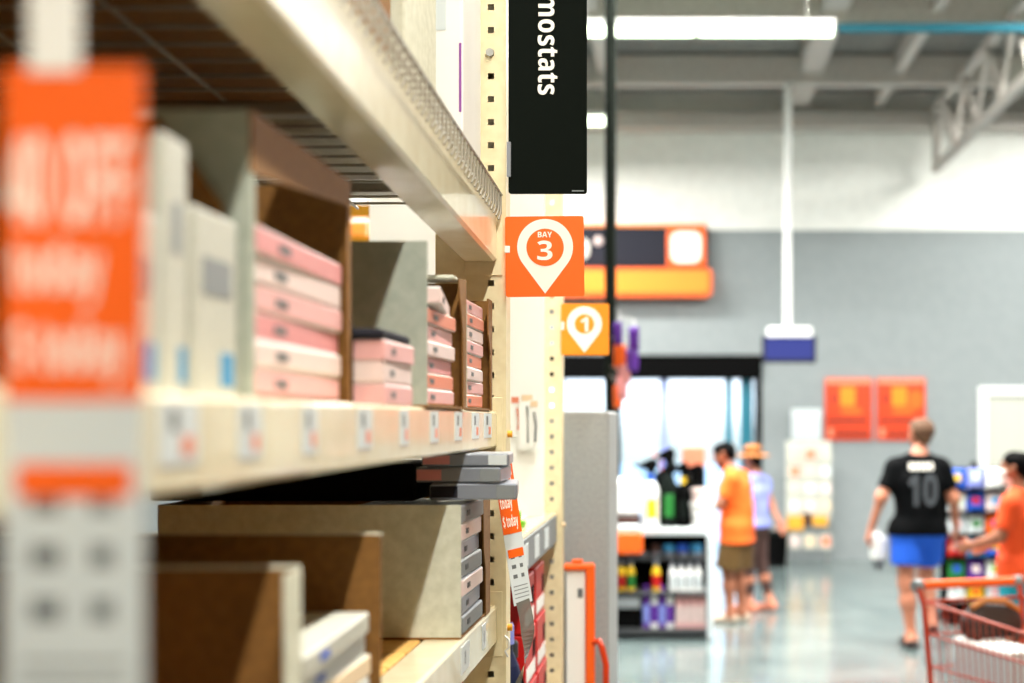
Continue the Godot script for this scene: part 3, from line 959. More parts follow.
	for i in 4:
		part(MB.new().span(V(XF + 0.004, EYE - 0.38, -3.45 - i * 0.29), V(XF + 0.0055, EYE - 0.32, -3.33 - i * 0.29)), "price_label", M.paper, ch)
	for y in [EYE - 0.34, EYE - 0.9, EYE + 0.3]:
		part(MB.new().tube([V(-0.384, y, -d2 - 0.02), V(-0.374, y, -d2 - 0.02)], 0.008, 10), "pin", M.cream, r)
	# rack of the next aisle, seen through the gap under the top shelf
	var n := thing("storage_rack", "amber steel rack upright with black holes, seen through the gap between shelves", "rack", V(-1.9, 0, -8.1))
	upright(n, X(369, 8), X(373, 8), -8.0, X(371, 8), EYE, 0.06)
	(n.get_child(0) as MeshInstance3D).material_override = M.rack_yellow
	part(MB.new().span(V(X(280, 8), Y(217, 8), -8.06), V(X(369, 8), Y(204, 8), -8.0)), "rack_beam", M.rack_yellow, n)
	upright(n, X(276, 8), X(280, 8), -8.0, X(278, 8), EYE, 0.06)
	single(MB.new().span(V(X(300, 8.2), Y(236, 8.2), -8.6), V(X(368, 8.2), Y(221, 8.2), -8.2), 0.01), "carton", M.cream, "pale pink carton on the far rack beside its amber upright", "box", V(X(334, 8.2), Y(236, 8.2), -8.4))
	part(MB.new().span(V(X(280, 8), Y(246, 8), -8.7), V(X(369, 8), Y(236, 8), -8.0)), "rack_beam", M.rack_yellow, n)
	# unseen rack added across the aisle to block bounced light
	var w := thing("storage_rack", "tall unseen rack of brown cartons added across the aisle to block bounced light", "rack", V(2.4, 0, -1.2))
	for z in [3.0, 0.2, -2.7, -5.6]:
		for x in [1.92, 2.82]:
			part(MB.new().span(V(x, 0, z - 0.07), V(x + 0.08, 3.6, z)), "upright", M.upright_paint, w)
	for y in [0.3, 1.2, 2.1, 3.0]:
		for x in [1.925, 2.83]:
			part(MB.new().span(V(x, y - 0.1, -5.6), V(x + 0.06, y, 3.0)), "shelf_beam", M.cream_paint, w)
		part(MB.new().span(V(1.985, y - 0.02, -5.6), V(2.83, y, 3.0)), "shelf_deck", M.deck_wood, w)
		part(MB.new().span(V(2.0, y, -5.5), V(2.8, y + 0.62, 2.9)), "carton_row", M.kraft, w)
	# grey end panel of the run and the folded barrier beside it
	var e := thing("end_cabinet", "plain grey end panel closing the run of racks", "panel", V(-0.8, 0, -5.1))
	part(MB.new().span(V(-1.35, 0, -5.5), V(X(609, 4.82), Y(411, 4.82), -4.82), 0.008), "panel_body", M.end_panel, e)
	part(MB.new().span(V(-1.34, 0, -4.825), V(X(607, 4.82), 0.09, -4.805)), "kick_plate", M.dark_grey, e)
	var b := thing("barrier_post", "white barrier panel in an orange frame with orange handle beside grey end panel", "barrier", V(X(580, 4.74), 0, -4.74))
	part(MB.new().span(V(X(566, 4.74), 0.06, -4.75), V(X(586, 4.74), Y(567, 4.74), -4.725), 0.004), "white_panel", M.white, b)
	part(MB.new().span(V(X(586, 4.74), 0.02, -4.755), V(X(595, 4.74), Y(566, 4.74), -4.71), 0.006), "orange_post", M.orange, b)
	part(MB.new().span(V(X(564, 4.74), Y(570, 4.74), -4.755), V(X(595, 4.74), Y(563, 4.74), -4.71), 0.006), "top_rail", M.orange, b)
	part(MB.new().span(V(X(572, 4.74), Y(563, 4.74), -4.745), V(X(583, 4.74), Y(559, 4.74), -4.72), 0.004), "cap", M.orange, b)
	part(MB.new().tube([W(593, 643, 4.72), W(599, 641, 4.70), W(602, 648, 4.70), W(606, 665, 4.70), W(606, 690, 4.70), W(598, 705, 4.71), W(592, 706, 4.72)], 0.011, 8), "handle", M.deep_orange, b)
	part(MB.new().span(V(X(564, 4.74), 0.0, -4.79), V(X(597, 4.74), 0.025, -4.712), 0.006), "foot", M.orange, b)
	part(MB.new().span(V(X(578, 4.74), Y(597, 4.74), -4.724), V(X(583, 4.74), Y(588, 4.74), -4.723)), "print", M.grey_print, b)

# ---------------------------------------------------------------- signs on the racks
func rack_signs() -> void:
	var d := DU - 0.01
	var k := d / F
	# aisle section sign
	var s := thing("section_sign", "tall black hanging sign with white vertical lettering beside the upright", "sign", W(548, 194, d))
	var x0 := X(508.5, d)
	var x1 := X(587, d)
	part(MB.new().prism(rounded(x0, Y(194, d), x1, Y(-220, d), 0.006), Transform3D(Basis.IDENTITY, V(0, 0, -d)), 0.004), "sign_board", M.sign_black, s)
	var f := bold()
	var w_part := f.get_string_size("ostats", HORIZONTAL_ALIGNMENT_LEFT, -1, 64).x
	var w_all := f.get_string_size("Thermostats", HORIZONTAL_ALIGNMENT_LEFT, -1, 64).x
	var sx := 77.0 * k / w_part
	var full := w_all * sx
	# x runs down the board; letters stand towards +x
	lettering(s, "Thermostats", V(X(546.5, d) + 2.5 * k, Y(95, d) + full / 2, -d + 0.0026), Vector2(full, 22.5 * k), Basis(V(0, 0, 1), -PI / 2), M.sign_white)
	part(MB.new().span(V(X(572, d), Y(191.6, d), -d + 0.002), V(X(584, d), Y(190.4, d), -d + 0.0026)), "small_print", M.grey, s)
	part(MB.new().span(V(X(507, d), Y(177, d), -d - 0.004), V(X(511, d), Y(142, d), -d + 0.004), 0.001), "clip", M.silver, s)
	# bay 3
	var b := thing("bay_sign", "square orange bay sign with white location pin and number 3", "sign", W(545, 297, d))
	var t := Transform3D(Basis(V(0, 0, 1), 0.012), W(545, 256.5, d))
	part(MB.new().prism(rounded(-39.5 * k, -40.2 * k, 39.2 * k, 40.2 * k, 0.005), t, 0.003), "sign_board", M.bay_orange, b)
	var p := pin(b, X(545.2, d), Y(247.0, d), -d + 0.0016, 27.9 * k, 46.7 * k, 18.7 * k, -0.5 * k, M.sign_white, M.bay_orange)
	lettering(b, "BAY", V(X(545, d), Y(234.7, d), -d + 0.0032), Vector2(14.2 * k, 5.6 * k), Basis.IDENTITY, M.sign_white)
	lettering(b, "3", V(X(545, d), Y(250.5, d), -d + 0.0032), Vector2(15.2 * k, 19.5 * k), Basis.IDENTITY, M.sign_white, "bay_number")
	part(MB.new().span(V(-0.386, Y(253, d), -d - 0.003), V(X(510, d), Y(246, d), -d + 0.003), 0.001), "clip", M.white, b)
	# the next bay's sign
	var d2 := 4.62
	var k2 := d2 / F
	var c := thing("bay_sign", "orange bay sign, overexposure painted as amber, with white location pin on the upright before the grey panel", "sign", W(585, 355, d2))
	part(MB.new().prism(rounded(X(561, d2), Y(355, d2), X(609, d2), Y(303.5, d2), 0.006), Transform3D(Basis.IDENTITY, V(0, 0, -d2)), 0.003), "sign_board", M.bay_orange_overexposed, c)
	pin(c, X(584.5, d2), Y(324, d2), -d2 + 0.0016, 17.5 * k2, 28.5 * k2, 9.8 * k2, 0.0, M.sign_white, M.bay_orange_overexposed)
	lettering(c, "1", V(X(584.5, d2), Y(324.5, d2), -d2 + 0.0032), Vector2(7.6 * k2, 14.5 * k2), Basis.IDENTITY, M.sign_white, "bay_number")
	part(MB.new().span(V(-0.386, Y(330, d2), -d2 - 0.003), V(X(564, d2), Y(322, d2), -d2 + 0.003), 0.001), "clip", M.white, c)

# a hanging promotion tag: paper with an orange head; its own axes: x across, y down from the top, facing +z
func promo_tag(o: Node3D, w: float, h1: float, h2: float, h3: float) -> void:
	var t := 0.0006
	part(MB.new().box(V(0, -h3 / 2, 0), V(w, h3, t)), "paper", M.paper, o, true)
	var hd := part(MB.new().box(V(0, -h1 / 2, t * 0.6), V(w, h1, t)), "orange_head", M.orange, o, true)
	part(MB.new().box(V(0, -(h1 + h2) / 2 - h2 * 0.12, t * 0.6), V(w * 0.82, (h2 - h1) * 0.5, t)), "orange_band", M.orange, o, true)
	var g := o.global_transform
	var bs := g.basis.orthonormalized()
	var z := t * 1.3
	lettering(hd, "40 OFF", g * V(-w * 0.04, -h1 * 0.34, z), Vector2(w * 0.88, h1 * 0.27), bs, M.sign_white, "lettering", 0.0003)
	lettering(hd, "today", g * V(-w * 0.12, -h1 * 0.62, z), Vector2(w * 0.64, h1 * 0.20), bs, M.sign_white, "lettering", 0.0003)
	lettering(hd, "$ today", g * V(-w * 0.03, -h1 * 0.86, z), Vector2(w * 0.80, h1 * 0.20), bs, M.sign_white, "lettering", 0.0003)
	for i in 3:
		var y := -h2 - (h3 - h2) * (0.12 + 0.18 * i)
		part(MB.new().box(V(-w * 0.2, y, t * 0.6), V(w * 0.22, (h3 - h2) * 0.07, t * 0.6)), "print", M.grey_print, o, true)
		part(MB.new().box(V(w * 0.2, y, t * 0.6), V(w * 0.16, (h3 - h2) * 0.07, t * 0.6)), "print", M.grey_print, o, true)
	for i in 4:
		part(MB.new().box(V(0, -h2 - (h3 - h2) * (0.66 + 0.07 * i), t * 0.6), V(w * 0.76, (h3 - h2) * 0.018, t * 0.6)), "print", M.grey, o, true)

func tags() -> void:
	# tag close to the camera
	var d := 0.82
	var k := d / F
	var a := thing("shelf_tag", "large orange and white promotion tag hanging before the nearer cartons", "tag", W(74, 66, d))
	promo_tag(a, 140 * k, 334 * k, 400 * k, 700 * k)
	var clip := part(MB.new().box(V(-20 * k, 38 * k, 0), V(52 * k, 90 * k, 0.003), 0.001), "tag_clip", M.white, a, true)
	part(MB.new().tube([V(-20 * k, 80 * k, 0), V(-20 * k, 0.245, 0), V(-20 * k - 0.04, 0.249, 0)], 0.004, 6), "hanger", M.wire, clip, true)
	# small tag beside the upright
	var e := 3.0
	var b := thing("shelf_tag", "narrow twisted promotion tag with orange head hanging beside the upright", "tag", W(501, 456, e))
	b.basis = Basis(V(0, 0, 1), 0.15) * Basis(V(0, 1, 0), 0.98)
	promo_tag(b, 0.060, 0.165, 0.20, 0.315)
	# film strip that holds it, twisting below
	var mb := MB.new()
	var last := []
	for i in 25:
		var u := i / 24.0
		var cpx := 522.5 + 9.0 * sin(u * 2.6) - 14.0 * u * u
		var c := W(cpx, lerpf(600, 694, u), e - 0.001)
		var ang := 0.98 if u < 0.35 else 0.98 + (u - 0.35) * 1.9
		var x := V(cos(ang), 0.08, -sin(ang)) * (0.022 if u < 0.35 else 0.022 - (u - 0.35) * 0.012)
		if i:
			mb.quad(last[0], c - x, c + x, last[1])
		last = [c - x, c + x]
	part(mb, "film_strip", M.clear_film, b)

# ---------------------------------------------------------------- goods on the shelves
func goods() -> void:
	rng.seed = 7
	var y2 := 1.802      # middle deck
	var y1 := 1.374      # lower deck
	# ---- top shelf
	var big := thing("carton", "tall white carton with a purple stripe on the top shelf by the upright", "box", V(-0.68, 2.268, -2.97))
	part(MB.new().span(V(-0.95, 2.268, -3.12), V(-0.437, 2.98, -2.86), 0.004), "carton_body", M.white, big)
	part(MB.new().span(V(X(459, 2.86), Y(112, 2.86), -2.8598), V(X(461.5, 2.86), Y(43, 2.86), -2.859)), "purple_stripe", M.plum, big)
	part(MB.new().span(V(X(430, 2.86), Y(30, 2.86), -2.8598), V(X(446, 2.86), Y(-10, 2.86), -2.859)), "label_patch", M.paper, big)
	single(MB.new().span(V(-1.15, 2.283, -2.80), V(-0.48, 2.72, -2.48), 0.004), "carton", M.white_board, "off white carton behind the wire fringe of the top shelf", "box", V(-0.8, 2.283, -2.64))
	single(MB.new().span(V(-1.28, 2.322, -2.46), V(-0.50, 2.75, -1.3), 0.004), "carton", M.kraft, "long brown carton lying on the top shelf behind the beam", "box", V(-0.9, 2.322, -1.8))
	single(MB.new().span(V(-1.28, 2.345, -1.28), V(-0.50, 2.75, -0.70), 0.004), "carton", M.kraft, "square brown carton on the top shelf over the promotion tag", "box", V(-0.9, 2.345, -1.0))
	# ---- middle shelf, from the camera on
	# upright white boxes with blue foot print
	var specs := [[1.14, 1.235, 0.155], [1.245, 1.306, 0.232], [1.325, 1.45, 0.180]]
	for i in 3:
		var s: Array = specs[i]
		var lb: String = ["white upright box with blue printed foot, lowest of three", "white upright box with blue printed foot, slim and tallest of three", "white upright box with blue printed foot against the grey carton"][i]
		var o := thing("white_box", lb, "box", V(-0.44, y2, -(s[0] + s[1]) / 2), 0.0, "white upright boxes")
		part(MB.new().span(V(-0.54, y2, -s[1]), V(-0.452, y2 + s[2], -s[0]), 0.003), "box_body", M.box_white, o)
		part(MB.new().span(V(-0.4519, y2 + 0.012, -s[1] + (s[1] - s[0]) * 0.10), V(-0.4512, y2 + 0.045, -s[1] + (s[1] - s[0]) * 0.4)), "blue_print", M.sky_blue, o)
		part(MB.new().span(V(-0.4519, y2 + s[2] * 0.55, -s[1] + 0.02), V(-0.4512, y2 + s[2] * 0.75, -s[0] - 0.02)), "grey_print", M.grey, o)
	# brown carton end with a slanting cut, behind them
	var ce := thing("carton", "brown carton with a slanting cut top behind white upright boxes", "box", V(-0.6, y2, -1.2))
	part(MB.new().prism(PackedVector2Array([Vector2(-0.80, y2), Vector2(X(222, 1.466), y2), Vector2(X(222, 1.466), Y(205, 1.466)), Vector2(X(160, 1.466), Y(118, 1.466)), Vector2(-0.80, Y(118, 1.466))]), Transform3D(Basis.IDENTITY, V(0, 0, -1.466)), 0.004), "far_wall", M.kraft, ce)
	part(MB.new().span(V(-0.80, y2, -1.464), V(-0.796, y2 + 0.2, -0.95)), "back_wall", M.kraft, ce)
	part(MB.new().span(V(-0.796, y2, -1.464), V(-0.545, y2 + 0.004, -0.95)), "bottom", M.kraft, ce)
	# grey carton with a window cut in the aisle wall: near wall, header strip, far strip
	var d0 := 1.488
	var d1 := 1.935
	var h := Y(110, d0) - y2
	var g := carton("tall grey carton with a window cut in its aisle side around pink packs", -0.90, -0.451, y2, h, d0, d1, M.grey_board, M.kraft, h, h - 0.005, h - 0.01)
	part(side_sheet([[d0, y2 + h], [d1, y2 + h], [d1, y2], [d1 - 0.012, y2], [d1 - 0.02, y2 + h - 0.035], [d0 + 0.02, Y(172, d0)], [d0, Y(172, d0)]], -0.4495, 0.003), "aisle_wall", M.kraft, g)
	part(side_sheet([[d0, Y(172, d0) - 0.001], [d0 + 0.012, Y(174, d0)], [d0 + 0.012, y2], [d0, y2]], -0.4495, 0.003), "corner_strip", M.grey_board, g)
	stack(6, "pink and white boxed pack stacked inside the tall grey carton", "packs in the tall grey carton", V(-0.553, y2 + 0.005, -1.712), V(0.20, 0.0300, 0.40), 0.02, [M.pale_pink, M.white], [M.pink, M.pale_pink, M.rose], 0.006)
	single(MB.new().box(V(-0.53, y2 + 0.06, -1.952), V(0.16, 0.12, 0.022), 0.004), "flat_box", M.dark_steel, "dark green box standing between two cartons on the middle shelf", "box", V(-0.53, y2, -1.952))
	stack(3, "pink boxed pack in the low stack before the grey carton", "packs before the grey carton", V(-0.455, y2, -2.07), V(0.095, 0.030, 0.20), 0.03, [M.pale_pink], [M.pink, M.pale_pink], 0.004)
	single(MB.new().box(V(-0.46, y2 + 0.099, -2.06), V(0.10, 0.014, 0.20), 0.004), "flat_box", M.charcoal, "thin charcoal tray lying on the low stack of pink packs", "tray", V(-0.46, y2 + 0.092, -2.06))
	# grey carton face in the middle and its packs
	var h2 := Y(241, 2.26) - y2
	var gc := carton("wide grey carton, plain side towards the low stack of packs", -1.05, -0.402, y2, h2, 2.26, 2.66, M.grey_board, M.kraft, h2, 0.235, 0.20)
	part(side_sheet([[2.57, y2 + 0.235], [2.66, y2 + 0.242], [2.66, y2], [2.625, y2], [2.62, y2 + 0.14]], -0.401, 0.003), "aisle_wall", M.kraft, gc)
	part(MB.new().span(V(-0.52, y2 + 0.236, -2.655), V(-0.41, y2 + 0.243, -2.58), 0.002), "folded_flap", M.white_board, gc)
	stack(6, "pink and white pack stacked inside the wide grey carton", "packs in the wide grey carton", V(-0.505, y2 + 0.005, -2.44), V(0.19, 0.026, 0.27), 0.05, [M.white, M.pale_pink], [M.pink, M.salmon, M.rose, M.pale_pink], 0.006)
	var top := pack("boxed_pack", "pale pink pack lying tilted on top of the wide grey carton's stack", "", V(-0.50, y2 + 0.165, -2.45), V(0.19, 0.028, 0.25), 0.1, M.white, M.pale_pink, M.dark_steel)
	top.rotation.x = -0.05
	# last carton before the upright
	var lc := carton("slim brown carton holding a tall stack of packs against the upright", -1.0, -0.405, y2, 0.24, 2.70, 3.05, M.white_board, M.kraft, 0.20, 0.235, 0.2)
	part(side_sheet([[2.985, y2 + 0.235], [3.05, y2 + 0.235], [3.05, y2], [3.03, y2], [3.022, y2 + 0.12], [2.99, y2 + 0.16]], -0.404, 0.003), "aisle_wall", M.kraft, lc)
	stack(8, "narrow salmon boxed pack in the stack beside the upright", "packs beside the upright", V(-0.505, y2 + 0.005, -2.865), V(0.185, 0.0258, 0.24), 0.03, [M.white, M.pale_pink], [M.salmon, M.pink, M.pale_pink], 0.003)
	# ---- lower shelf
	var hb := 0.25
	var ca := carton("open carton with brown lining and pale corner strip on the lower shelf", -0.95, -0.402, y1, hb, 1.10, 1.50, M.white_board, M.kraft, 0.0, hb, hb)
	part(side_sheet([[1.44, y1 + hb], [1.50, y1 + hb], [1.50, y1], [1.445, y1]], -0.401, 0.003), "aisle_wall", M.white_board, ca)
	part(MB.new().span(V(-0.95, y1 + hb - 0.004, -1.507), V(-0.402, y1 + hb + 0.003, -1.498)), "rim", M.white_board, ca)
	var cb := carton("open carton with brown lining behind a pile of white booklet boxes", -0.95, -0.41, y1, hb, 1.53, 1.95, M.white_board, M.kraft, 0.0, hb, hb)
	part(MB.new().span(V(-0.95, y1 + hb - 0.004, -1.957), V(-0.41, y1 + hb + 0.002, -1.948)), "rim", M.white_board, cb)
	stack(5, "flat white booklet box with blue print in the lower shelf pile", "white booklet boxes", V(-0.515, y1 + 0.005, -1.73), V(0.21, 0.0285, 0.37), 0.05, [M.box_white], [M.paper, M.box_white, M.cream], 0.012, M.blue)
	# white carton with the diagonal of light
	var cc := carton("large white carton with its plain end before the bare deck boards", -0.97, -0.407, y1, hb, 2.64, 3.03, M.white_board, M.kraft, hb, hb, hb)
	part(side_sheet([[2.925, y1 + hb], [3.03, y1 + hb], [3.03, y1], [2.965, y1], [2.96, y1 + 0.1], [2.935, y1 + 0.14]], -0.406, 0.003), "aisle_wall", M.kraft, cc)
	stack(7, "clear blister pack with grey tray stacked in the white carton", "blister packs in the white carton", V(-0.51, y1 + 0.005, -2.80), V(0.205, 0.034, 0.26), 0.04, [M.silver, M.paper], [M.grey, M.silver, M.pale_pink], 0.006, M.dark_grey)
	# three flat packs on top, sticking out over the aisle
	for a in [[0.0, 0.031, -0.372, 0.10], [0.033, 0.029, -0.395, 0.02], [0.064, 0.024, -0.385, 0.08]]:
		var o := thing("flat_pack", ["flat grey pack with silver edge sticking furthest out under the shelf", "flat grey pack with silver edge, middle of three under the shelf", "flat grey pack with red print, topmost under the shelf beam"][[0.0, 0.033, 0.064].find(a[0])], "package", V(a[2] - 0.03, y1 + 0.256 + a[0], -2.80), a[3], "flat packs over the aisle")
		part(MB.new().box(V(0, a[1] / 2, 0), V(0.165, a[1], 0.20), 0.003), "pack_body", M.silver, o, true)
		part(MB.new().box(V(-0.055, a[1] / 2, 0.1003), V(0.05, a[1] * 0.7, 0.001)), "print", M.rose if a[0] > 0.01 else M.charcoal, o, true)
		part(MB.new().box(V(0.06, a[1] / 2, 0.1003), V(0.035, a[1] * 0.8, 0.001)), "print", M.paper if a[0] > 0.05 else M.grey, o, true)
	# black slab painting in the shadow gap under the middle shelf
	single(MB.new().span(V(-1.0, y1 + 0.255, -2.97), V(-0.50, y1 + 0.325, -2.68), 0.004), "flat_box", M.black, "black slab painting in the shadow on the white carton under the shelf", "box", V(-0.75, y1 + 0.255, -2.82))
	# ---- bay beyond: red boxes, blue can, hanging goods
	var ys := 0.90
	var i := 0
	for c in [[3.85, 4.12], [4.16, 4.42]]:
		for r in 3:
			var o := thing("red_box", "red boxed kit with white band, %s of its pile %s" % [["lowest", "middle", "top"][r], ["beside the navy can", "against the far upright"][[3.85, 4.16].find(c[0])]], "box", V(-0.52, ys + r * 0.150, -(c[0] + c[1]) / 2), 0.0, "red boxes in the next bay")
			part(MB.new().span(V(-0.62, ys + r * 0.150, -c[1]), V(-0.414 - 0.004 * r, ys + r * 0.150 + 0.147, -c[0]), 0.003), "box_body", M.red, o)
			part(MB.new().span(V(-0.414 - 0.004 * r, ys + r * 0.150 + 0.012, -c[1] + 0.02), V(-0.413 - 0.004 * r, ys + r * 0.150 + 0.05, -c[0] - 0.02)), "white_band", M.white, o)
			part(MB.new().span(V(-0.414 - 0.004 * r, ys + r * 0.150 + 0.06, -c[1] + 0.02), V(-0.413 - 0.004 * r, ys + r * 0.150 + 0.11, -c[0] - 0.18)), "dark_print", M.black, o)
	var can := bottle("navy blue spray can standing behind the upright in the next bay", "", V(-0.445, ys, -3.66), 0.36, 0.036, M.navy, M.navy, M.lavender, "spray_can")
	bottle("small dark blue can beside the red boxes in the next bay", "", V(-0.445, ys, -3.76), 0.30, 0.034, M.black, M.navy, M.dark_grey, "spray_can")
	var sh := EYE - 0.297
	for a in [[517, 396, 8, 40, M.salmon], [527, 394, 8, 55, M.grey], [534, 400, 5, 48, M.grey]]:
		var dd := 4.43 - 0.016 * i
		var o := thing("hang_card", ["pale card with salmon header hanging on the white end panel", "white card with cream header and grey tool on the white end panel", "slim grey tool hanging on the white end panel"][i], "package", W(a[0], a[1] + a[3], dd), 0.0, "cards on the end panel")
		part(MB.new().span(W(a[0] - a[2], a[1] + a[3], dd), W(a[0] + a[2], a[1], dd - 0.004)), "card", M.panel_white, o)
		part(MB.new().span(W(a[0] - a[2] * 0.7, a[1] + 7, dd - 0.0045), W(a[0] + a[2] * 0.7, a[1] + 1, dd - 0.0055)), "card_header", M.salmon if i == 0 else M.cream, o)
		part(MB.new().tube([W(a[0], a[1] + 12, dd - 0.01), W(a[0] + 2, a[1] + 26, dd - 0.012), W(a[0] + 1, a[1] + a[3] - 6, dd - 0.01)], 0.0035, 8), "tool", a[4], o)
		i += 1
	single(MB.new().prism(rounded(-0.012, 0, 0.012, 0.03, 0.006), Transform3D(Basis.IDENTITY, V(-0.46, sh + 0.015, -4.0)), 0.03).box(V(-0.46, sh + 0.009, -4.0), V(0.05, 0.018, 0.05), 0.005), "lime_pack", M.lime, "small lime green pack standing on the white shelf of the next bay", "package", V(-0.46, sh, -4.0))

const ORD := ["lowest", "second from bottom", "third from bottom", "fourth from bottom", "fifth from bottom", "sixth from bottom", "seventh from bottom", "", "topmost"]
func stack(n: int, label: String, group: String, at: Vector3, s: Vector3, jit: float, bodies: Array, sleeves: Array, slide: float, mark: Material = null) -> void:
	for i in n:
		pack("boxed_pack", label + ", " + ORD[i if n - i > 1 else 8], group, at + V(rng.randf_range(-slide, slide * 0.3), i * (s.y + 0.0006), rng.randf_range(-slide, slide)), s, rng.randf_range(-jit, jit) * 0.6, bodies[i % bodies.size()], sleeves[i % sleeves.size()], M.grey_print if mark == null else mark)

# ---------------------------------------------------------------- store front area
func store_front() -> void:
	var k := 0.0
	# dark service pole between the racks and the front
	var dp := 9.3
	var p := thing("service_pole", "thin dark steel pole rising from floor to roof before the store front", "pole", V(X(610, dp), 0, -dp))
	part(MB.new().tube([V(X(610.5, dp), 0, -dp), V(X(610.5, dp), 5.97, -dp)], 0.038, 12), "pole", M.brown_pole, p)
	part(MB.new().lathe(V(X(610.5, dp), 0, -dp), [Vector2(0, 0), Vector2(0.08, 0), Vector2(0.08, 0.015), Vector2(0.033, 0.02)], 14), "base_plate", M.dark_steel, p)
	var pm := pouch_mesh(0.085, 0.15, 0.04)
	var cols := [M.purple, M.purple, M.orange, M.rose, M.purple, M.rose, M.orange]
	var at := [[618, 345], [634, 350], [620, 368], [624, 384], [632, 372], [622, 400], [618, 408]]
	var nm := ["purple", "purple", "orange", "rose", "purple", "rose", "orange"]
	for i in at.size():
		var o := thing("foil_pouch", "%s foil pouch hanging from the dark pole" % nm[i], "pouch", W(at[i][0], at[i][1], dp - 0.1), 0.3 * (i - 3), "pouches on the dark pole")
		shared(pm, "pouch_body", cols[i], o, Transform3D.IDENTITY)
		part(MB.new().tube([V(0, 0.14, 0), V(-0.02, 0.20, -0.03), V(X(612, dp) - X(at[i][0], dp), 0.22, -0.03)], 0.003, 5), "hook", M.zinc, o, true)
	# sign over the front opening
	var d := 18.0
	var s := thing("wall_sign", "charcoal wall sign with orange emblem square over an amber light strip above the opening", "sign", W(610, 297, d))
	part(MB.new().span(V(X(480, d), Y(268, d), -18.2), V(X(708, d), Y(227, d), -17.98), 0.02), "sign_box", M.charcoal, s)
	part(MB.new().span(V(X(480, d), Y(227, d), -18.2), V(X(706, d), Y(224, d), -17.99)), "top_edge", M.sign_yellow, s)
	part(MB.new().prism(rounded(X(480, d), Y(297, d), X(712, d), Y(268.5, d), 0.08), Transform3D(Basis.IDENTITY, V(0, 0, -18.05)), 0.28), "orange_surround", M.orange, s)
	part(MB.new().prism(rounded(X(482, d), Y(293, d), X(708.5, d), Y(272, d), 0.06), Transform3D(Basis.IDENTITY, V(0, 0, -17.905)), 0.02), "amber_strip", M.sign_yellow, s)
	var em := part(MB.new().span(V(X(667, d), Y(266, d), -17.979), V(X(705.5, d), Y(229, d), -17.965)), "emblem_square", M.orange, s)
	part(MB.new().prism(rounded(X(671, d), Y(263, d), X(701, d), Y(232, d), 0.1), Transform3D(Basis.IDENTITY, V(0, 0, -17.963)), 0.006), "emblem_field", M.sign_white, em)
	part(MB.new().tube([W(583, 240, 17.97), W(587, 244, 17.97), W(587, 254, 17.97), W(583, 258, 17.97)], 0.03, 8), "white_mark", M.sign_white, s)
	part(MB.new().lathe(W(598.5, 241, 17.98), [Vector2(0, -0.06), Vector2(0.05, -0.04), Vector2(0.06, 0), Vector2(0.05, 0.04), Vector2(0, 0.06)], 12), "pink_mark", M.pale_pink, s)
	# hanging monitor
	d = 16.3
	var m := thing("hanging_monitor", "blue monitor hanging from the roof on a white pole", "monitor", W(789, 362, d))
	part(MB.new().tube([W(787.5, 330, d), V(X(787.5, d), 5.9, -d)], 0.045, 12), "drop_pole", M.white, m)
	part(MB.new().span(V(X(767, d), Y(338, d), -d - 0.06), V(X(812, d), Y(327, d), -d + 0.05), 0.02), "bracket", M.white, m)
	part(MB.new().span(V(X(762, d), Y(363, d), -d - 0.04), V(X(816, d), Y(336, d), -d + 0.04), 0.015), "casing", M.charcoal, m)
	part(MB.new().span(V(X(765, d), Y(359.5, d), -d + 0.04), V(X(813, d), Y(338, d), -d + 0.043)), "screen", M.screen_glow, m)
	var ml := AreaLight3D.new()
	ml.name = "screen_light"
	m.add_child(ml, true)
	ml.area_size = Vector2(0.54, 0.24)
	ml.global_transform = Transform3D(Basis(V(0, 1, 0), PI), W(789, 349, d) + V(0, 0, 0.05))
	ml.light_color = Color(0.35, 0.42, 0.95); ml.light_energy = 0.05; ml.area_range = 40.0; ml.area_attenuation = 2.0; ml.shadow_enabled = true
	# two posters
	d = 18.19
	var pi := 0
	for q in [[825, 872], [876.5, 925]]:
		var o := thing("poster", ["orange poster with yellow figure beside the white leaflet board", "orange poster with yellow figure and round orange patch behind the man's head"][pi], "poster", W((q[0] + q[1]) / 2.0, 440, d))
		part(MB.new().span(V(X(q[0], d), Y(440, d), -18.2), V(X(q[1], d), Y(378, d), -18.17)), "board", M.deep_orange, o)
		part(MB.new().span(V(X(q[0] + 1, d), Y(384, d), -18.17), V(X(q[1] - 1, d), Y(379, d), -18.168)), "pale_head", M.salmon, o)
		part(MB.new().span(V(X(q[0] + 15, d), Y(406, d), -18.17), V(X(q[0] + 30, d), Y(387, d), -18.167)), "yellow_block", M.sign_yellow, o)
		part(MB.new().span(V(X(q[0] + 16, d), Y(414, d), -18.17), V(X(q[0] + 36, d), Y(408, d), -18.167)), "yellow_block", M.orange, o)
		part(MB.new().span(V(X(q[0] + 6, d), Y(401, d), -18.17), V(X(q[0] + 13, d), Y(397, d), -18.167)), "dark_block", M.leather, o)
		part(MB.new().span(V(X(q[0] + 3, d), Y(437, d), -18.17), V(X(q[0] + 8, d), Y(428, d), -18.167)), "pale_block", M.salmon, o)
		if pi == 1:
			part(MB.new().prism(rounded(X(q[0] + 32, d), Y(409, d), X(q[0] + 46, d), Y(390, d), 0.08), Transform3D(Basis.IDENTITY, V(0, 0, -18.168)), 0.004), "round_patch", M.orange, o)
		for i in 10:
			part(MB.new().span(V(X(q[0] + 11 + i * 3.4, d), Y(437, d), -18.17), V(X(q[0] + 13 + i * 3.4, d), Y(431, d), -18.167)), "print", M.leather, o)
		part(MB.new().span(V(X(q[0] + 3, d), Y(422, d), -18.17), V(X(q[1] - 5, d), Y(419, d), -18.167)), "print", M.leather, o)
		pi += 1
	# leaflet board, sign on the wall, bin
	d = 17.6
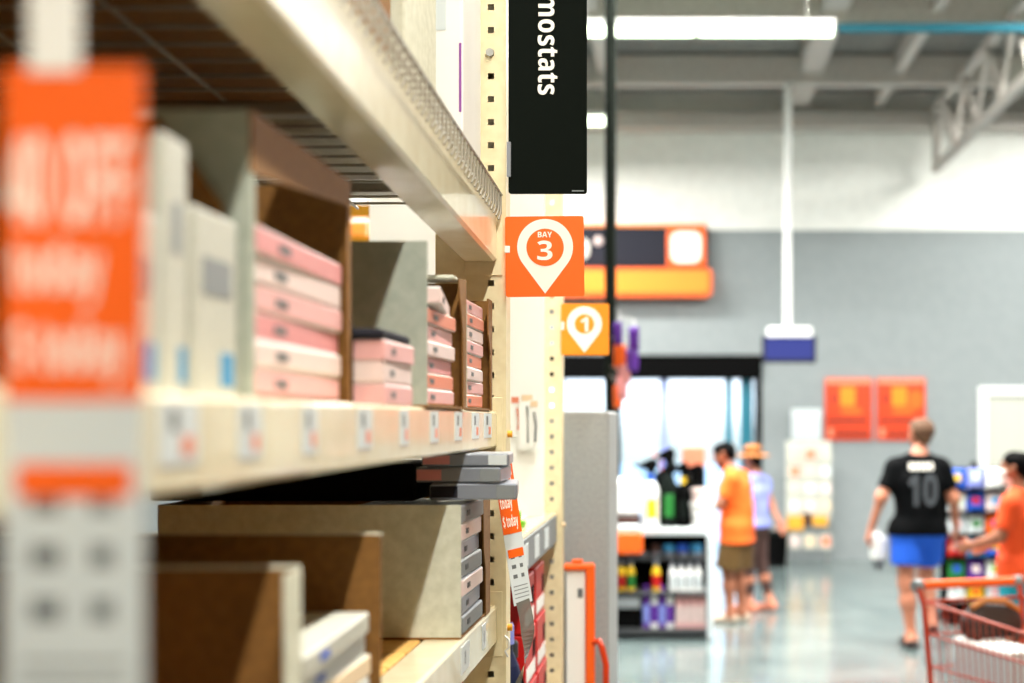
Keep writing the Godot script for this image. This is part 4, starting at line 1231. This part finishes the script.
	var lr := thing("leaflet_stand", "white leaflet stand with rows of sheets and amber trays against the grey wall", "stand", V(X(808, d), 0, -d))
	part(MB.new().span(V(X(786, d), 0.55, -d - 0.03), V(X(831, d), Y(441, d), -d), 0.01), "back_board", M.box_white, lr)
	for sx in [788, 828]:
		part(MB.new().tube([V(X(sx, d), 0, -d - 0.1), V(X(sx, d), 0.6, -d - 0.015)], 0.015, 8), "leg", M.zinc, lr)
	part(MB.new().span(V(X(787, d), Y(530, d), -d), V(X(803, d), Y(516, d), -d + 0.1), 0.01), "amber_tray", M.amber, lr)
	part(MB.new().span(V(X(812, d), Y(526, d), -d), V(X(827, d), Y(516, d), -d + 0.1), 0.01), "amber_tray", M.amber, lr)
	part(MB.new().span(V(X(803, d), Y(526, d), -d), V(X(811, d), Y(513, d), -d + 0.08), 0.01), "dark_tray", M.leather, lr)
	var ri := 0
	for row in [447, 464, 481, 498, 534]:
		for c in 3:
			var x := 788.0 + c * 14.5 + (ri * 7 % 3)
			var o := thing("leaflet", "white leaflet sheet in the rack against the grey wall", "leaflet", W(x + 6, row + 15, d - 0.02), 0.0, "leaflets on the stand")
			part(MB.new().box(V(0, 0.095, 0), V(0.155, 0.19, 0.008), 0.001, Basis(V(0, 0, 1), 0.05 * (c - 1))), "sheet", M.box_white, o, true)
			part(MB.new().box(V(0.01, 0.095, 0.0055), V(0.11, 0.12, 0.003), 0.0, Basis(V(0, 0, 1), 0.05 * (c - 1))), "print", [M.cream, M.box_white, M.pale_pink, M.salmon, M.paper][(c * 2 + ri) % 5], o, true)
			ri += 1
	single(MB.new().span(V(X(792, 18.1), Y(440, 18.1), -18.2), V(X(822, 18.1), Y(409, 18.1), -18.16), 0.005), "notice_board", M.paper, "pale lilac notice on the grey wall above the leaflet stand", "notice", W(807, 440, 18.18))
	var bn := thing("waste_bin", "black waste bin standing beside the leaflet stand", "bin", V(X(777, 17.4), 0, -17.4))
	part(MB.new().lathe(V(0, 0, 0), [Vector2(0, 0), Vector2(0.11, 0), Vector2(0.14, 0.40), Vector2(0.13, 0.40), Vector2(0.11, 0.02)], 18), "bin_body", M.black, bn, true)
	part(MB.new().lathe(V(0, 0, 0), [Vector2(0.139, 0.395), Vector2(0.15, 0.40), Vector2(0.15, 0.43), Vector2(0.125, 0.43), Vector2(0.125, 0.395)], 18), "bin_rim", M.dark_steel, bn, true)
	chemical_rack()
	snack_rack()

func chemical_rack() -> void:
	var d := 11.6
	var x0 := X(612, d)
	var x1 := X(712, d)
	var yt := Y(528, d)
	var ym := Y(592, d)
	var r := thing("display_rack", "black shelf rack of bottles with pale top and white corner post", "rack", V((x0 + x1) / 2, 0, -d - 0.2))
	part(MB.new().span(V(x0, yt - 0.06, -d - 0.45), V(x1, yt, -d), 0.008), "top_shelf", M.paper, r)
	part(MB.new().span(V(x0, ym - 0.03, -d - 0.45), V(x1, ym, -d), 0.005), "shelf", M.dark_grey, r)
	part(MB.new().span(V(x0, 0.03, -d - 0.45), V(x1, 0.085, -d), 0.005), "shelf", M.dark_grey, r)
	part(MB.new().span(V(x0, 0.0, -d - 0.47), V(x1, yt - 0.06, -d - 0.45)), "back_panel", M.black, r)
	part(MB.new().span(V(x0 - 0.02, 0, -d - 0.45), V(x0, yt, -d), 0.004), "side_panel", M.black, r)
	part(MB.new().span(V(X(707, d), 0, -d - 0.02), V(x1 + 0.01, yt - 0.06, -d + 0.05), 0.01), "corner_post", M.paper, r)
	part(MB.new().span(V(x0, ym - 0.13, -d + 0.0), V(X(640, d), ym - 0.05, -d + 0.01)), "label_rail", M.grey, r)
	part(MB.new().span(V(x0, 0.09, -d - 0.4), V(X(641, d), ym - 0.14, -d - 0.02), 0.01), "black_drawer", M.black, r)
	var yu := Y(559, d)
	part(MB.new().span(V(x0, yu - 0.02, -d - 0.45), V(X(706, d), yu, -d - 0.10), 0.004), "shelf", M.dark_grey, r)
	for i in 6:
		var cn := thing("paint_can", "%s can with silver lid on the rack's shelf under the top" % ["dark green", "black", "dark amber", "sky blue", "blue", "light blue"][i], "can", V(X(629 + i * 13.4, d), yu, -d - 0.18), 0.0, "cans under the rack top")
		part(MB.new().lathe(V(0, 0, 0), [Vector2(0, 0), Vector2(0.045, 0), Vector2(0.047, 0.004), Vector2(0.047, 0.10), Vector2(0.044, 0.104), Vector2(0, 0.104)], 16), "can_body", [M.dark_steel, M.black, M.leather, M.sky_blue, M.blue, M.sky_blue][i], cn, true)
		part(MB.new().lathe(V(0, 0, 0), [Vector2(0.047, 0.002), Vector2(0.0485, 0.004), Vector2(0.0485, 0.04), Vector2(0.047, 0.042)], 16), "can_label", M.silver, cn, true)
	# goods on the shelf
	for i in 3:
		bottle("yellow bottle with red and green label on the rack's upper shelf", "yellow bottles", V(X([621, 630.5, 656][i], d), ym, -d - 0.07), 0.25, 0.034, M.yellow, [M.red, M.green, M.red][i], M.silver)
	for i in 4:
		bottle("white bottle with silver cap on the rack's upper shelf", "white bottles on the upper shelf", V(X(672.5 + i * 8.6, d), ym, -d - 0.06), 0.235, 0.030, M.white, M.paper, M.silver)
	for i in 4:
		bottle("purple and white bottle on the rack's lower shelf", "purple bottles", V(X(646 + i * 8.0, d), 0.085, -d - 0.06), 0.35, 0.029, M.white if i % 2 else M.purple, M.purple if i % 2 else M.lavender, M.purple if i < 3 else M.silver)
	for i in 4:
		bottle("pale pink bottle with white cap on the rack's lower shelf", "pink bottles", V(X(679 + i * 7.6, d), 0.085, -d - 0.06), 0.33, 0.027, M.pink, M.pale_pink, M.white)
	# on and around the top
	sprayer("white garden sprayer with blue collar, black head and yellow label", V(X(650, d), yt, -d - 0.12), 0.2, 0.57, 0.075, M.white, M.yellow, M.blue, M.black, M.black)
	sprayer("dark green garden sprayer with black head and red nozzle", V(X(668, d), yt, -d - 0.14), 0.1, 0.66, 0.07, M.dark_steel, M.green, M.black, M.black, M.red)
	sprayer("black garden sprayer with yellow collar beside the green one", V(X(683, d), yt, -d - 0.13), 0.0, 0.54, 0.055, M.black, M.dark_steel, M.yellow, M.black, M.black)
	sprayer("black garden sprayer with grey label behind the white bucket", V(X(697, d), yt, -d - 0.27), -0.3, 0.52, 0.07, M.black, M.charcoal, M.black, M.black, M.dark_grey)
	var bd := thing("black_bag", "black filled sack slumped behind the sprayers", "bag", V(X(672, d), yt, -d - 0.24))
	var bdm := MB.new()
	sdf(bdm, [[V(-0.13, 0.09, -0.12), V(0.0, 0.09, -0.12), 0.085, 0.085], [V(-0.12, 0.26, -0.12), V(0.0, 0.28, -0.12), 0.08, 0.08], [V(-0.08, 0.40, -0.12), V(-0.01, 0.47, -0.12), 0.07, 0.05]], 0.014, 0.04)
	part(bdm, "bag_body", M.black, bd, true)
	part(MB.new().tube([V(-0.04, 0.49, -0.12), V(0.0, 0.56, -0.12), V(0.03, 0.49, -0.12)], 0.014, 8), "bag_tie", M.dark_steel, bd, true)
	var bk := thing("white_bucket", "white bucket on the rack's top beside the sprayers", "bucket", V(X(703, d), yt, -d - 0.12))
	part(MB.new().lathe(V(0, 0, 0), [Vector2(0, 0), Vector2(0.085, 0), Vector2(0.10, 0.17), Vector2(0.108, 0.175), Vector2(0.108, 0.20), Vector2(0, 0.205)], 20), "bucket_body", M.white, bk, true)
	part(MB.new().tube([V(-0.104, 0.16, 0.01), V(-0.07, 0.08, 0.10), V(0, 0.06, 0.115), V(0.07, 0.08, 0.10), V(0.104, 0.16, 0.01)], 0.004, 6), "bucket_handle", M.zinc, bk, true)
	single(MB.new().lathe(V(X(700, d), yt + 0.206, -d - 0.12), [Vector2(0, 0), Vector2(0.06, 0), Vector2(0.07, 0.09), Vector2(0.075, 0.09), Vector2(0.075, 0.11), Vector2(0, 0.115)], 16), "pink_tub", M.pale_pink, "pale pink tub standing on the white bucket", "tub", V(X(700, d), yt + 0.206, -d - 0.12))
	var tc := thing("tall_carton", "tall black carton with a pink upper half behind the sprayers", "box", V(X(694, d), yt, -d - 0.4))
	part(MB.new().span(V(X(682, d), yt, -d - 0.44), V(X(706, d), yt + 0.48, -d - 0.36), 0.01), "lower_half", M.black, tc)
	part(MB.new().span(V(X(682, d), yt + 0.48, -d - 0.44), V(X(706, d), yt + 0.66, -d - 0.36), 0.01), "upper_half", M.salmon, tc)
	var ob := thing("orange_bin", "orange plastic bin hanging on the rack's front corner", "bin", V(X(627, d), yt - 0.20, -d + 0.08))
	part(MB.new().span(V(X(611, d), yt - 0.20, -d + 0.02), V(X(643, d), yt - 0.02, -d + 0.15), 0.015), "bin_body", M.orange, ob)
	part(MB.new().span(V(X(614, d), yt - 0.02, -d + 0.03), V(X(640, d), yt + 0.03, -d + 0.13), 0.01), "contents", M.paper, ob)
	var wb := thing("white_crate", "white plastic crate on a dark base above the orange bin", "crate", V(X(627, d), yt, -d - 0.1))
	part(MB.new().span(V(X(613, d), yt, -d - 0.22), V(X(640, d), yt + 0.10, -d - 0.02), 0.01), "crate_base", M.leather, wb)
	part(MB.new().span(V(X(613, d), yt + 0.10, -d - 0.22), V(X(640, d), yt + 0.40, -d - 0.02), 0.03), "crate_body", M.white, wb)

func snack_rack() -> void:
	# black display with colourful bags, between the man and the woman
	var d := 12.6
	var r := thing("snack_display", "black wire display of colourful bags between two shoppers", "display", V(X(972, d), 0, -d))
	var x0 := X(944, d)
	var x1 := X(1004, d)
	var yt := Y(462, d)
	for x in [x0, X(975, d), x1]:
		part(MB.new().span(V(x - 0.025, 0, -d - 0.05), V(x + 0.025, yt, -d), 0.005), "post", M.black, r)
	part(MB.new().span(V(x0, 0, -d - 0.35), V(x1, 0.06, -d + 0.25), 0.01), "base", M.black, r)
	part(MB.new().span(V(x0, 0.06, -d - 0.07), V(x1, yt - 0.05, -d - 0.05)), "back_panel", M.dark_steel, r)
	var pm := pouch_mesh(0.15, 0.178, 0.06)
	var c := [M.blue, M.rose, M.red, M.paper, M.pale_pink, M.yellow, M.white, M.lavender, M.green, M.sky_blue, M.orange, M.lime, M.paper, M.blue, M.white, M.purple]
	var nm := ["blue", "rose", "red", "silvery", "pale pink", "yellow", "white", "lavender", "green", "light blue", "orange", "lime green", "silvery", "blue", "white", "purple"]
	var i := 0
	for row in 6:
		var y := 1.18 - row * 0.20
		part(MB.new().span(V(x0, y - 0.014, -d), V(x1, y - 0.004, -d + 0.13)), "wire_shelf", M.black, r)
		for q in 3:
			var n := (i * 7 + row) % 16
			var o := thing("snack_bag", "%s snack bag standing on the black wire display" % nm[n], "bag", V(x0 + 0.10 + q * 0.165, y, -d + 0.065), 0.15 * (q - 1), "bags on the black display")
			shared(pm, "bag_body", c[n], o, Transform3D.IDENTITY)
			part(MB.new().box(V(0, 0.10, 0.031), V(0.07, 0.06, 0.006), 0.002), "print", c[(n + 5) % 16], o, true)
			i += 1

# ---------------------------------------------------------------- people
func people() -> void:
	var d := 11.2
	var j := stand()
	j.hl = V(-0.09, 0.90, 0); j.kl = V(-0.10, 0.49, 0.03); j.al = V(-0.07, 0.09, 0.07); j.tl = V(-0.09, 0.034, -0.11)
	j.kr = V(0.10, 0.52, -0.16); j.ar = V(0.09, 0.20, 0.06); j.tr = V(0.09, 0.10, -0.08)
	j.el = V(-0.29, 1.15, 0.03); j.wl = V(-0.36, 0.90, -0.03); j.er = V(0.27, 1.14, 0.03); j.wr = V(0.31, 0.88, -0.06)
	j.head = V(0.03, 1.62, -0.03); j.head_turn = V(-0.12, 0.25, -0.08)
	j.cl = 0.75; j.cr = 0.4
	var man := person("person walking away in black number 10 shirt and blue shorts", V(X(918, d), 0, -d), 0.08, 1.80, j, {"skin": M.skin, "shirt": M.shirt_black, "pants": M.shorts_blue, "shoe": M.shoe_dark, "hair": M.hair_brown, "hem": 0.86, "leg": 0.66, "girth": 1.12, "flare": 1.1, "sleeve": 0.72})
	var shirt: Node3D = man.get_node("shirt")
	var b := man.global_transform.basis.orthonormalized()
	var back := func(x: float, y: float, z: float) -> Vector3: return man.global_transform * V(x, y, z)
	# number on the back, one digit each so that it follows the shirt
	lettering(shirt, "10", back.call(0.0, 1.21, 0.150), Vector2(0.23, 0.25), b, M.number_grey, "number", 0.012)
	for i in 5:
		part(MB.new().box(V(-0.085 + i * 0.038, 1.385, 0.128), V(0.028, 0.055, 0.012), 0.004, Basis(V(1, 0, 0), -0.28)), "name_print", M.sign_white, shirt, true)
	var bag := thing("white_bag", "white bag with grey lower part held in the hand of black shirt person", "bag", W(877, 562, d + 0.05))
	var bm := MB.new()
	sdf(bm, [[V(0.0, 0.05, 0), V(-0.01, 0.17, 0), 0.055, 0.062], [V(0.03, 0.06, 0), V(0.03, 0.16, 0), 0.04, 0.05]], 0.012, 0.03)
	part(bm, "bag_body", M.white, bag, true)
	var b2 := MB.new()
	sdf(b2, [[V(0.01, -0.02, 0), V(0.0, 0.05, 0), 0.045, 0.05]], 0.012, 0.03)
	part(b2, "bag_foot", M.grey_print, bag, true)
	part(MB.new().tube([V(-0.01, 0.2, 0), V(0.0, 0.27, 0.0), V(0.03, 0.2, 0)], 0.008, 6), "bag_neck", M.white, bag, true)
	# orange shirt, dark beard, at the checkout
	d = 12.6
	j = stand()
	j.chest = V(0, 1.27, -0.02); j.neck = V(0, 1.45, -0.05); j.head = V(0, 1.59, -0.12); j.head_turn = V(-0.35, 0.0, 0)
	j.er = V(0.26, 1.13, -0.03); j.wr = V(0.25, 0.90, -0.12); j.el = V(-0.24, 1.14, -0.10); j.wl = V(-0.20, 1.02, -0.32)
	j.kl = V(-0.10, 0.49, -0.06); j.al = V(-0.10, 0.095, -0.04); j.tl = V(-0.11, 0.036, -0.20)
	person("person in orange shirt and olive shorts with dark beard facing the rack", V(X(737, d), 0, -d), 1.25, 1.62, j, {"skin": M.tan_skin, "shirt": M.shirt_orange, "pants": M.shorts_olive, "shoe": M.shoe_light, "hair": M.hair_black, "hem": 0.76, "leg": 0.95, "girth": 1.18, "beard": true, "flare": 1.15})
	# straw hat, lavender top
	d = 13.3
	j = stand()
	j.er = V(0.25, 1.14, 0.04); j.wr = V(0.24, 0.96, 0.16)
	j.kr = V(0.095, 0.49, 0.03); j.ar = V(0.10, 0.11, 0.14); j.tr = V(0.11, 0.036, -0.01)
	person("person in straw hat, lavender top and brown leggings behind the orange shirt", V(X(754, d), 0, -d), 0.9, 1.53, j, {"skin": M.skin, "shirt": M.lavender, "pants": M.leggings, "pants_name": "leggings", "shoe": M.salmon, "hair": M.hair_black, "hem": 0.90, "leg": 1.75, "hat": true, "sleeve": 0.4})
	# orange shirt with black hair at the edge of the picture
	d = 9.5
	j = stand()
	j.el = V(-0.24, 1.14, -0.06); j.wl = V(-0.18, 1.06, -0.30); j.er = V(0.25, 1.14, -0.05); j.wr = V(0.18, 1.04, -0.28)
	person("person in red orange shirt and teal shorts wearing a white face mask", V(X(1019, d), 0, -d), 1.0, 1.57, j, {"skin": M.tan_skin, "shirt": M.shirt_red_orange, "pants": M.shorts_teal, "shoe": M.shoe_dark, "hair": M.hair_black, "hem": 0.80, "leg": 0.95, "girth": 1.1, "mask": true, "bun": V(0, 0.06, 0.11), "sleeve": 0.8})

# ---------------------------------------------------------------- shopping cart
func cart() -> void:
	var yaw := 0.34
	var hd := W(968, 584, 6.67)
	var bs := Basis(V(0, 1, 0), yaw)
	var org := V(hd.x, 0, hd.z) - bs * V(0, 0, -0.47)
	var c := thing("shopping_cart", "orange wire shopping cart with orange handle bar, filled with bags", "cart", org, yaw)
	var y := 1.02
	part(MB.new().tube([V(-0.25, y, -0.47), V(0.25, y, -0.47)], 0.021, 12), "handle_bar", M.orange, c, true)
	for s in [-1.0, 1.0]:
		part(MB.new().tube([V(0.25 * s, y, -0.475), V(0.285 * s, y - 0.005, -0.465)], 0.03, 10), "handle_cap", M.grey, c, true)
		part(MB.new().tube([V(0.27 * s, y, -0.46), V(0.26 * s, 0.93, -0.42), V(0.24 * s, 0.50, -0.38), V(0.24 * s, 0.22, -0.36)], 0.014, 8), "frame_post", M.cart_orange, c, true)
		part(MB.new().tube([V(0.24 * s, 0.24, -0.40), V(0.20 * s, 0.20, 0.42)], 0.014, 8), "frame_rail", M.cart_orange, c, true)
		for z in [-0.36, 0.40]:
			var w := part(MB.new().tube([V(0.22 * s - 0.015, 0.062, z), V(0.22 * s + 0.015, 0.062, z)], 0.062, 14), "wheel", M.dark_grey, c, true)
			part(MB.new().span(V(0.22 * s - 0.022, 0.06, z - 0.012), V(0.22 * s + 0.022, 0.21, z + 0.012), 0.004), "fork", M.zinc, w, true)
	# basket corners: far end is wide and high, near end narrower
	var tp := [V(-0.26, 0.95, -0.42), V(0.26, 0.95, -0.42), V(0.21, 0.90, 0.45), V(-0.21, 0.90, 0.45)]
	var bt := [V(-0.23, 0.50, -0.38), V(0.23, 0.50, -0.38), V(0.18, 0.53, 0.40), V(-0.18, 0.53, 0.40)]
	part(MB.new().tube([tp[0], tp[1], tp[2], tp[3], tp[0]], 0.008, 8), "top_rim", M.cart_orange, c, true)
	for e in 4:
		var a0: Vector3 = tp[e]
		var a1: Vector3 = tp[(e + 1) % 4]
		var b0: Vector3 = bt[e]
		var b1: Vector3 = bt[(e + 1) % 4]
		var mb := MB.new()
		var n := 10 if e % 2 == 0 else 18
		for i in n + 1:
			var u := float(i) / n
			mb.tube([a0.lerp(a1, u), b0.lerp(b1, u)], 0.0026, 5)
		for v in [0.33, 0.66, 1.0]:
			mb.tube([a0.lerp(b0, v), a1.lerp(b1, v)], 0.005, 6)
		part(mb, "wire_side", M.cart_orange, c, true)
	var fm := MB.new()
	for i in 13:
		var u := i / 12.0
		fm.tube([bt[0].lerp(bt[1], u), bt[3].lerp(bt[2], u)], 0.004, 5)
	part(fm, "wire_floor", M.cart_orange, c, true)
	# what it carries
	var g := c.global_transform
	var o := thing("white_box", "white lidded box standing in the cart against the wire side", "box", g * V(-0.09, 0.515, -0.08), yaw)
	part(MB.new().box(V(0, 0.13, 0), V(0.16, 0.26, 0.46), 0.01), "box_body", M.paper, o, true)
	part(MB.new().box(V(0, 0.27, 0), V(0.17, 0.03, 0.47), 0.008), "box_lid", M.white, o, true)
	o = thing("handbag", "dark brown rounded handbag with tan trim lying on top of the cart load", "bag", g * V(-0.02, 0.80, -0.24), yaw)
	var mb2 := MB.new()
	sdf(mb2, [[V(-0.09, 0.06, 0), V(0.09, 0.06, 0), 0.065, 0.065], [V(-0.06, 0.11, 0), V(0.08, 0.10, 0), 0.055, 0.05]], 0.012, 0.03)
	part(mb2, "bag_body", M.shoe_dark, o, true)
	part(MB.new().tube([V(-0.12, 0.14, 0.03), V(-0.05, 0.175, 0.04), V(0.05, 0.165, 0.04), V(0.13, 0.12, 0.03)], 0.014, 8), "bag_trim", M.straw, o, true)
	part(MB.new().tube([V(-0.13, 0.05, 0.05), V(-0.11, -0.02, 0.09), V(0.0, -0.04, 0.10), V(0.12, 0.02, 0.07)], 0.012, 8), "bag_strap", M.leather, o, true)
	o = thing("paper_sack", "cream paper sack leaning in the cart before the handbag", "bag", g * V(0.08, 0.515, 0.08), yaw)
	var mb3 := MB.new()
	sdf(mb3, [[V(0, 0.09, 0), V(-0.02, 0.37, -0.02), 0.085, 0.075], [V(0.02, 0.25, 0.08), V(0.02, 0.12, 0.10), 0.06, 0.07]], 0.012, 0.03)
	part(mb3, "sack_body", M.cream, o, true)
	part(MB.new().box(V(-0.02, 0.445, -0.02), V(0.12, 0.03, 0.05), 0.008), "folded_top", M.white_board, o, true)
	o = thing("brown_sack", "dark brown sack in the near end of the cart", "bag", g * V(0.0, 0.53, 0.36), yaw)
	var mb4 := MB.new()
	sdf(mb4, [[V(-0.08, 0.09, -0.02), V(0.1, 0.1, 0.0), 0.085, 0.085], [V(-0.06, 0.2, 0), V(0.08, 0.22, 0), 0.07, 0.07]], 0.014, 0.03)
	part(mb4, "sack_body", M.leather, o, true)
	part(MB.new().tube([V(-0.05, 0.26, 0), V(0.0, 0.31, 0.01), V(0.05, 0.27, 0)], 0.012, 8), "sack_neck", M.leather, o, true)
	o = thing("orange_pouch", "orange pouch on the cart load beside the handbag", "pouch", g * V(0.16, 0.80, -0.10), yaw)
	shared(pouch_mesh(0.14, 0.16, 0.07), "pouch_body", M.orange, o, Transform3D.IDENTITY)
	part(MB.new().box(V(0, 0.08, 0.036), V(0.06, 0.05, 0.004), 0.001), "print", M.deep_orange, o, true)
